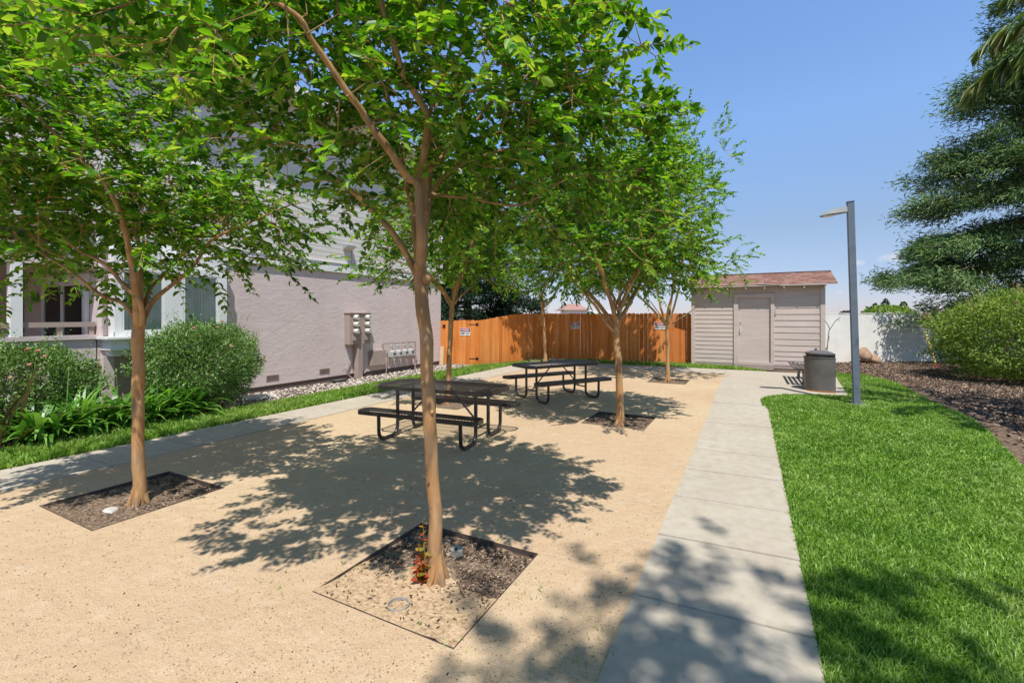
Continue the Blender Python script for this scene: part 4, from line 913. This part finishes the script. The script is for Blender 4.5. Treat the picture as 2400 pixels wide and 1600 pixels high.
# ------------------------------------------------------------------ orange board fence
FP = [Vector((-9.27, 12.60, 0)), Vector((-7.98, 12.95, 0)), Vector((-7.40, 14.6, 0)), Vector((-6.9, 16.2, 0)), Vector((-1.76, 16.72, 0))]
def fence():
    rng = random.Random(4)
    e = empty('board_fence', FP[1], 'new orange cedar board fence between the building and the shed', 'fence'); O = FP[1]
    def htop(i, t):
        return (1.50, 1.50 + .22 * t, 1.72 + .02 * t, 1.74)[i]
    for i in range(4):
        a, c = FP[i], FP[i + 1]; d = (c - a); L = d.length; d.normalize(); nrm_ = Vector((d.y, -d.x, 0)); n = max(1, round(L / .142)); b = MB(); w = L / n
        for k in range(n):
            h = htop(i, (k + .5) / n) + rng.uniform(-.012, .012); o = rng.uniform(-.004, .004); g = rng.choice((.001, .002, .003)); tilt = rng.uniform(-.003, .003)
            q = [a + d * (k * w + g), a + d * ((k + 1) * w - g)]; f0 = nrm_ * (.012 + o); f1 = nrm_ * (-.006 + o)
            z0 = .03 + rng.uniform(-.01, .01); cz = .03
            pr = []
            for f in (f0, f1):
                p0, p1 = q[0] + f - O, q[1] + f - O; tt = d * tilt
                pr += [p0 + Vector((0, 0, z0)), p1 + Vector((0, 0, z0)), p1 + tt + Vector((0, 0, h - cz)), p1 - d * cz + tt + Vector((0, 0, h)), p0 + d * cz + tt + Vector((0, 0, h)), p0 + tt + Vector((0, 0, h - cz))]
            b.add(pr, [(0, 1, 2, 3, 4, 5), (11, 10, 9, 8, 7, 6)] + [(s, s + 6, (s + 1) % 6 + 6, (s + 1) % 6) for s in range(6)])
        nm = 'gate' if i == 0 else 'board_panel'
        g = b.build(nm, M['cedar'], e)
        b = MB()
        for z in (.35, 1.2):
            p, q2 = a - O - nrm_ * .03, c - O - nrm_ * .03; b.tube([p + Vector((0, 0, z)), q2 + Vector((0, 0, z))], .028, 4)
        b.build('rail', M['cedar'], g if i == 0 else e)
        b = MB(); p = a - O - nrm_ * .07; b.box(p.x - .045, p.x + .045, p.y - .045, p.y + .045, -.2, htop(i, 0) - .05); b.build('post', M['cedar'], e)
        if i == 0:
            for z in (.22, 1.36):
                b = MB(); q = c - O + nrm_ * .016; mx = Matrix.Translation(q + Vector((0, 0, z))) @ Matrix.Rotation(math.atan2(d.y, d.x), 4, 'Z')
                b.box(-.34, -.10, -.004, .004, -.012, .012, mx); b.box(-.10, -.02, -.006, .006, -.05, .05, mx); b.build('hinge', M['signblack'], g)
            b = MB(); q = a + d * .10 - O + nrm_ * .02; mx = Matrix.Translation(q + Vector((0, 0, 1.30))) @ Matrix.Rotation(math.atan2(d.y, d.x), 4, 'Z')
            b.box(-.04, .06, -.01, .02, -.05, .05, mx); b.build('latch', M['signblack'], g)
fence()
e = empty('scrap_board', (-9.19, 12.50, 0), 'short raw cedar board leaning at the left end of the fence', 'board', rz=.25)
b = MB(); b.box(-.07, .07, -.01, .01, -.02, .62, Matrix.Rotation(R_(-6), 4, 'X')); b.build('plank', M['cedarraw'], e)
# warning signs
def text_mesh(txt, size, name, m, parent, loc, bold=0.0):
    cu = bpy.data.curves.new(name, 'FONT'); cu.body = txt; cu.size = size; cu.align_x = 'CENTER'; cu.align_y = 'CENTER'; cu.extrude = .0012; cu.offset = bold
    o = bpy.data.objects.new(name + '_curve', cu); COL.objects.link(o)
    dg = bpy.context.evaluated_depsgraph_get(); me = bpy.data.meshes.new_from_object(o.evaluated_get(dg)); bpy.data.objects.remove(o)
    me.materials.clear(); me.materials.append(m); q = bpy.data.objects.new(name, me); COL.objects.link(q); q.parent = parent; q.location = loc; q.rotation_euler = (R_(90), 0, 0); return q
def sign(seg, u, v, label):
    a, c = FP[seg], FP[seg + 1]; d = (c - a).normalized(); n = Vector((d.y, -d.x, 0)); r = RV * ((u - 1200) / FPX) + FV
    t = n.dot(a) / n.dot(r); p = r * t + n * .022; z = CAMH + (HOR - v) / FPX * t
    e = empty('warning_sign', (p.x, p.y, z), label, 'sign', 'KEEP OUT signs on the fence', rz=math.atan2(d.y, d.x))
    W, H = .178, .127
    b = MB(); b.box(-W, W, -.002, .003, -H, H); b.build('plate', M['signwhite'], e)
    b = MB(); b.box(-W + .010, W - .010, -.0035, -.0021, .004, H - .010); b.build('header', M['signblack'], e)
    b = MB(); b.tube([(0, -.0036, .060), (0, -.0052, .060)], 1.0, 28); b.v = [(x * .150, y, .060 + (z - .060) * .047) for x, y, z in b.v]; b.build('oval', M['signred'], e)
    text_mesh('DANGER', .068, 'danger_lettering', M['signwhite'], e, (0, -.0065, .060), .002)
    t = text_mesh('KEEP OUT', .108, 'keep_out_lettering', M['signblack'], e, (0, -.0035, -.062), .003); t.scale = (.66, 1, 1)
sign(0, 1090.7, 777, 'red and white KEEP OUT sign on the gate beside the building')
sign(3, 1348.8, 762, 'red and white KEEP OUT sign in the middle of the fence')
sign(3, 1547, 763, 'red and white KEEP OUT sign nearest the shed, behind the thin trunk')

# ------------------------------------------------------------------ shed
def shed():
    YF = 16.37; e = empty('shed', (0, YF, 0), 'small mauve shed with lap siding, flat door and reddish shingle roof', 'shed')
    XL, XR, YB = -1.72, 2.02, 2.0
    b = MB(); b.box(XL + .02, XR - .02, .03, YB, .1, 2.55)
    b.add([(XL + .03, .03, 2.55), (XL + .03, YB, 2.55), (XL + .03, 1.0, 2.95), (XR - .03, .03, 2.55), (XR - .03, YB, 2.55), (XR - .03, 1.0, 2.95)], [(0, 2, 1), (3, 4, 5), (0, 3, 5, 2), (1, 2, 5, 4)])
    b.build('wall', M['shed'], e)
    b = MB()
    def laps(x0, x1, zs):
        for z0, z1 in zip(zs[:-1], zs[1:]):
            b.add([(x0, .004, z0), (x1, .004, z0), (x1, .017, z1), (x0, .017, z1), (x0, .03, z0), (x1, .03, z0)], [(0, 1, 2, 3), (0, 4, 5, 1)])
    laps(XL + .11, -.44, [.12 + .142 * k for k in range(18)])
    laps(.69, XR - .12, [.12, .26, .40, .55, .74, .93, 1.13, 1.32, 1.51, 1.70, 1.89, 2.08, 2.27, 2.46, 2.57])
    laps(-.44, .69, [2.36, 2.46, 2.57])
    b.build('lap_siding', M['shed'], e)
    b = MB(); b.box(XL, XL + .11, -.02, .03, .02, 2.56); b.build('corner_trim', M['shed'], e, bevel=.003)
    b = MB(); b.box(XR - .12, XR, -.02, .03, .02, 2.56); b.build('corner_trim', M['shed'], e, bevel=.003)
    b = MB(); b.box(XL, XR, .0, .03, .0, .10); b.box(-.44, .68, -.05, .0, -.05, .085); b.build('base_board', M['meterpaint'], e, bevel=.004)
    b = MB(); b.box(-.44, -.31, -.035, .03, .09, 2.35); b.box(.60, .70, -.035, .03, .09, 2.35); b.box(-.31, .60, -.037, .03, 2.22, 2.352); b.box(-.31, .60, -.04, .03, .09, .185); fr = b.build('door_frame', M['shed'], e, bevel=.004)
    b = MB(); b.box(-.305, .595, .032, .045, .185, 2.22); dr = b.build('door', M['sheddoor'], e, bevel=.003)
    b = MB(); b.tube([(-.245, .02, 1.28), (-.245, -.02, 1.26), (-.245, -.02, 1.12), (-.245, .02, 1.10)], .009, 8); b.box(-.265, -.225, .024, .032, 1.07, 1.31); b.build('handle', M['meterglass'], dr)
    b = MB(); b.cyl((-.25, .032, 1.42), (0, -1, 0), .022, .014, 12); b.build('lock', M['steel'], dr)
    # roof: rows of shingle tabs
    rg = random.Random(2); b = MB(); ey, ez, ry, rz = -.26, 2.60, 1.0, 3.05; rows = 9; xa, xb = XL - .22, 2.29
    for s in (1, -1):
        for k in range(rows):
            t0, t1 = k / rows, (k + 1.25) / rows; t1 = min(t1, 1.0); x = xa + (k % 2) * -.1
            while x < xb:
                w = rg.uniform(.15, .24); x1 = min(x + w - .004, xb); x0 = max(x, xa)
                if x1 - x0 > .02:
                    def pt(t, dz): 
                        y = ey + (ry - ey) * t; y = y if s == 1 else 2 * ry - y
                        return y, ez + (rz - ez) * t + dz
                    lift = .016 + rg.uniform(0, .003); (y0, z0), (y1, z1) = pt(t0 + rg.uniform(-.006, .006), lift), pt(t1, .004)
                    b.add([(x0, y0, z0), (x1, y0, z0), (x1, y1, z1), (x0, y1, z1), (x0, y0, z0 - .008), (x1, y0, z0 - .008)], [(0, 1, 2, 3) if s == 1 else (3, 2, 1, 0), (4, 5, 1, 0)])
                x += w
    rf = b.build('roof', M['redshingle'], e)
    b = MB()
    for s in (1, -1):
        y0 = ey if s == 1 else 2 * ry - ey
        b.add([(xa, y0, ez), (xb, y0, ez), (xb, ry, rz), (xa, ry, rz), (xa, y0, ez - .035), (xb, y0, ez - .035), (xb, ry, rz - .035), (xa, ry, rz - .035)], [(0, 1, 2, 3), (4, 7, 6, 5), (0, 4, 5, 1), (1, 5, 6, 2), (0, 3, 7, 4)])
    b.build('roof_deck', M['shed'], rf)
    b = MB(); x = xa
    while x < xb: b.box(x, min(x + .2, xb), ry - .07, ry + .07, rz + .012, rz + .026); x += .205
    b.build('ridge_cap', M['redshingle'], rf)
    b = MB()
    for k in range(8): x = XL + .05 + k * .52; b.box(x, x + .04, ey + .02, .03, 2.49, 2.56)
    b.build('rafter_tail', M['shed'], rf)
    b = MB(); pts = [(-.75 + .32 * k, ey - .012, ez + .03 + .03 * math.sin(k * .9)) for k in range(6)]; b.tube(pts, .008, 6); b.build('cable', M['shed'], rf)
    b = MB(); b.tube([(.76, -.03, 1.72), (.70, -.03, 1.88), (.72, -.01, 1.9)], .012, 6); b.build('hook', M['shed'], e)
shed()

# ------------------------------------------------------------------ white walls
def white_wall(p0, p1, h, label, pil):
    a, c = Vector(p0), Vector(p1); d = (c - a); L = d.length; e = empty('white_wall', (a.x, a.y, 0), label, 'wall', 'white boundary walls', rz=math.atan2(d.y, d.x))
    b = MB(); xs = [0] + [p for p in pil] + [L]
    for i in range(len(xs) - 1): b.box(xs[i] + .004, xs[i + 1] - .004, (i % 2) * .012, .2, -.2, h + (i % 2) * .02)
    b.build('wall', M['wallwhite'], e)
    b = MB()
    for p in pil: b.box(p - .05, p + .05, -.012, .0 - .001, -.2, h - .01)
    if pil: b.build('pilaster', M['wallwhite'], e)
    b = MB(); b.box(0, L, -.015, .215, h + .025, h + .055); b.build('coping', M['wallwhite'], e)
white_wall((1.7, 19.12), (13.5, 27.1), 1.70, 'white stucco boundary wall beyond the shed and mulch bed', [5.05, 5.9, 10])
white_wall((-22, 16.0), (-5.5, 21.5), 1.30, 'white boundary wall just showing above the fence gate', [])
def vine():
    wp = lambda u, v: at(u, v, 15.75)
    e = empty('bare_vine', wp(1942, 832), 'bare forked vine on the white wall beside the shed', 'vine'); O = wp(1942, 832); b = MB()
    for L, r in (([(1936, 842), (1940, 805), (1943, 775), (1946, 770), (1958, 752), (1970, 742)], .018), ([(1945, 772), (1940, 760), (1933, 751), (1928, 745)], .014), ([(1958, 752), (1966, 748), (1968, 752)], .008), ([(1940, 800), (1943, 790), (1941, 784)], .02)):
        b.tube([wp(u, v) - O for u, v in L], [r * (1 - .5 * k / len(L)) for k in range(len(L))], 6)
    b.build('stem', M['vine'], e, smooth=True)
vine()
p = gnd(2196, 862); q = at(2166, 768, 15.0)
e = empty('guy_wire', (p.x, p.y, 0), 'yellow sleeved guy wire slanting down before the white wall', 'guy wire')
b = MB(); b.tube([(0, 0, -.05), Vector(q) - p], .006, 6); b.build('wire', M['steel'], e)
b = MB(); w = Vector(q) - p; b.tube([w * .12, w * .82], .028, 10); b.build('sleeve', M['yellow'], e, smooth=True)
b = MB(); b.tube([w * .0, w * .10], .02, 8); b.build('clamp', M['signred'], e)

# ------------------------------------------------------------------ lamp post, bin, bench, picnic tables
def lamp():
    p = gnd(2008, 947); e = empty('lamp_post', (p.x, p.y, 0), 'tall square grey lamp post standing in the right lawn', 'lamp post')
    e.rotation_euler = (0, R_(-1.5), R_(0)); s = .055
    b = MB(); b.box(-s, s, -s, s, .0, 3.74); b.build('pole', M['polegrey'], e, bevel=.008)
    b = MB(); b.box(-s - .006, s + .006, -s - .006, s + .006, 3.741, 3.765); b.build('cap', M['polegrey'], e, bevel=.008)
    b = MB(); hx = [(-.056, .075, 3.57, 3.67), (-.16, .11, 3.565, 3.665), (-.30, .12, 3.555, 3.635), (-.42, .11, 3.545, 3.59), (-.475, .08, 3.54, 3.555)]; vs = []
    for x, w, z0, z1 in hx: vs += [(x, -w, z0), (x, w, z0), (x, w * .8, z1), (x, -w * .8, z1)]
    b.add(vs, [(4 * i + k, 4 * i + (k + 1) % 4, 4 * i + 4 + (k + 1) % 4, 4 * i + 4 + k) for i in range(4) for k in range(4)] + [(3, 2, 1, 0), (16, 17, 18, 19)]); hd = b.build('head', M['headgrey'], e, smooth=True)
    b = MB(); b.box(-.43, -.26, -.08, .08, 3.528, 3.542); b.build('lens', M['lens'], hd, bevel=.004)
    b = MB(); b.box(-.10, .10, -.10, .10, .0, .018); bp_ = b.build('base_plate', M['polegrey'], e)
    b = MB()
    for x in (-.08, .08):
        for y in (-.08, .08): b.cyl((x, y, .018), (0, 0, 1), .012, .03, 6)
    b.build('bolts', M['steel'], bp_)
    b = MB(); b.cyl((0, 0, -.1), (0, 0, 1), .20, .105, 24); b.build('footing', M['palestone'], e)
    b = MB(); b.box(-.025, .025, -s - .004, -s, .3, .42); b.build('hand_hole', M['polegrey'], e)
lamp()
def bin_():
    e = empty('trash_bin', (1.55, 11.99, .011), 'brown steel trash bin with a curved front, on the concrete pad', 'trash bin', rz=R_(8))
    def D(r, x1, dy): return [(x1, -dy)] + [(-.02 + r * math.cos(t) * 1.25, dy * math.sin(t) * 1.0) for t in [R_(-90 - 180 * k / 20) for k in range(21)]] + [(x1, dy)]
    o = D(.36, .02, .36)
    b = MB(); b.prism(o, .035, .72); b.build('body', M['binbrown'], e, smooth=True)
    b = MB(); b.prism([(x * 1.012, y * 1.012) for x, y in o], .0, .034); b.build('rim', M['rust'], e)
    b = MB(); b.prism([(x * 1.02 , y * 1.02) for x, y in o], .721, .74); b.build('collar', M['binbrown'], e)
    b = MB(); b.prism([(x * .93, y * .93) for x, y in o], .741, .80)
    b.build('neck', M['steelblack'], e)
    b = MB(); n = len(o); vs = [(x * .98, y * .98, .80) for x, y in o] + [(x * .98, y * .98, .825) for x, y in o] + [(x * .6 - .05, y * .6, .862) for x, y in o]
    b.add(vs, [(i, (i + 1) % n, n + (i + 1) % n, n + i) for i in range(n)] + [(n + i, n + (i + 1) % n, 2 * n + (i + 1) % n, 2 * n + i) for i in range(n)] + [tuple(range(2 * n, 3 * n)), tuple(range(n))[::-1]])
    b.build('lid', M['binbrown'], e, smooth=True)
bin_()
def bench():
    e = empty('slat_bench', (1.08, 12.5, .011), 'brown metal slat bench on the concrete pad behind the bin', 'bench'); Ln = 1.75
    for k in range(5):
        b = MB(); x = -.16 + .095 * k; z = .395 - .012 * k; b.box(x, x + .062, 0, Ln, z, z + .022); b.build('seat_slat', M['benchbrown'], e, bevel=.004)
    for k in range(4):
        b = MB(); x = .335 + .035 * k; z = .46 + .085 * k; b.box(x, x + .02, 0, Ln, z, z + .06, Matrix.Translation((0, 0, 0))); b.build('back_slat', M['benchbrown'], e, bevel=.004)
    for y in (.22, 1.53):
        b = MB(); b.tube([(-.14, y, .385), (.30, y, .335), (.345, y, .44), (.46, y, .80)], .018, 8); b.box(.04, .10, y - .03, y + .03, .0, .36); b.box(-.14, .3, y - .04, y + .04, .0, .014); b.build('leg', M['benchbrown'], e)
bench()
def picnic(c, rz, label):
    e = empty('picnic_table', (c[0], c[1], 0), label, 'picnic table', 'black steel picnic tables on the granite', rz=rz)
    def grate(L, W, z, cut, bars, name, y0=0):
        b = MB(); hl, hw = L / 2, W / 2; o = [(-hl + cut, -hw), (hl - cut, -hw), (hl, -hw + cut), (hl, hw - cut), (hl - cut, hw), (-hl + cut, hw), (-hl, hw - cut), (-hl, -hw + cut)]
        n = 8; q = .016; i_ = [(x - q * (1 if x > 0 else -1), y - q * (1 if y > 0 else -1)) for x, y in o]
        vs = [(x, y + y0, z - .05) for x, y in o] + [(x, y + y0, z) for x, y in o] + [(x, y + y0, z) for x, y in i_] + [(x, y + y0, z - .05) for x, y in i_]
        b.add(vs, [(r * n + k, r * n + (k + 1) % n, ((r + 1) % 4) * n + (k + 1) % n, ((r + 1) % 4) * n + k) for r in range(4) for k in range(n)])
        m = int((L - .04) / .041); w = (L - .04) / m
        for k in range(m):
            x = -hl + .02 + (k + .5) * w; ax = abs(x); lim = hw - q - max(0, ax - (hl - cut)) * 1.0
            b.box(x - .0068, x + .0068, y0 - lim, y0 + lim, z - .004, z - .002)
        for k in range(bars):
            y = y0 - hw + W * (k + 1) / (bars + 1); b.box(-hl + .018, hl - .018, y - .005, y + .005, z - .008, z - .0041)
        return b.build(name, M['steelblack'], e)
    grate(1.75, .74, .70, .10, 3, 'tabletop')
    for s in (-1, 1): grate(1.75, .25, .42, .055, 1, 'bench_seat', s * .58)
    for sx in (-1, 1):
        for sy in (-1, 1):
            x = .60 * sx; b = MB(); pts = [(x, sy * .18, .655), (x, sy * .18, .14)]
            for k in range(1, 6): t = k / 5 * 1.5708; pts.append((x, sy * (.18 + .11 * (1 - math.cos(t))), .14 - .11 * math.sin(t)))
            for k in range(0, 6): t = k / 5 * 1.5708; pts.append((x, sy * (.51 + .11 * math.sin(t) - .05), .03 + .11 * (1 - math.cos(t))))
            pts.append((x, sy * .575, .375)); b.tube(pts, .024, 10); b.build('leg', M['steelblack'], e, smooth=True)
        b = MB(); x = .60 * sx; b.tube([(x, -.18, .20), (x, .18, .20)], .014, 8); b.tube([(x, -.33, .655), (x, .33, .655)], .018, 6); b.build('crossbar', M['steelblack'], e)
        b = MB(); b.tube([(.58 * sx, 0, .20), (.12 * sx, 0, .66)], .013, 8); b.build('brace', M['steelblack'], e)
picnic((-3.68, 5.03), R_(4.6), 'near black steel picnic table with two attached benches, behind the front trunk')
picnic((-3.42, 8.50), R_(58), 'far black steel picnic table with two attached benches, closer to the fence')
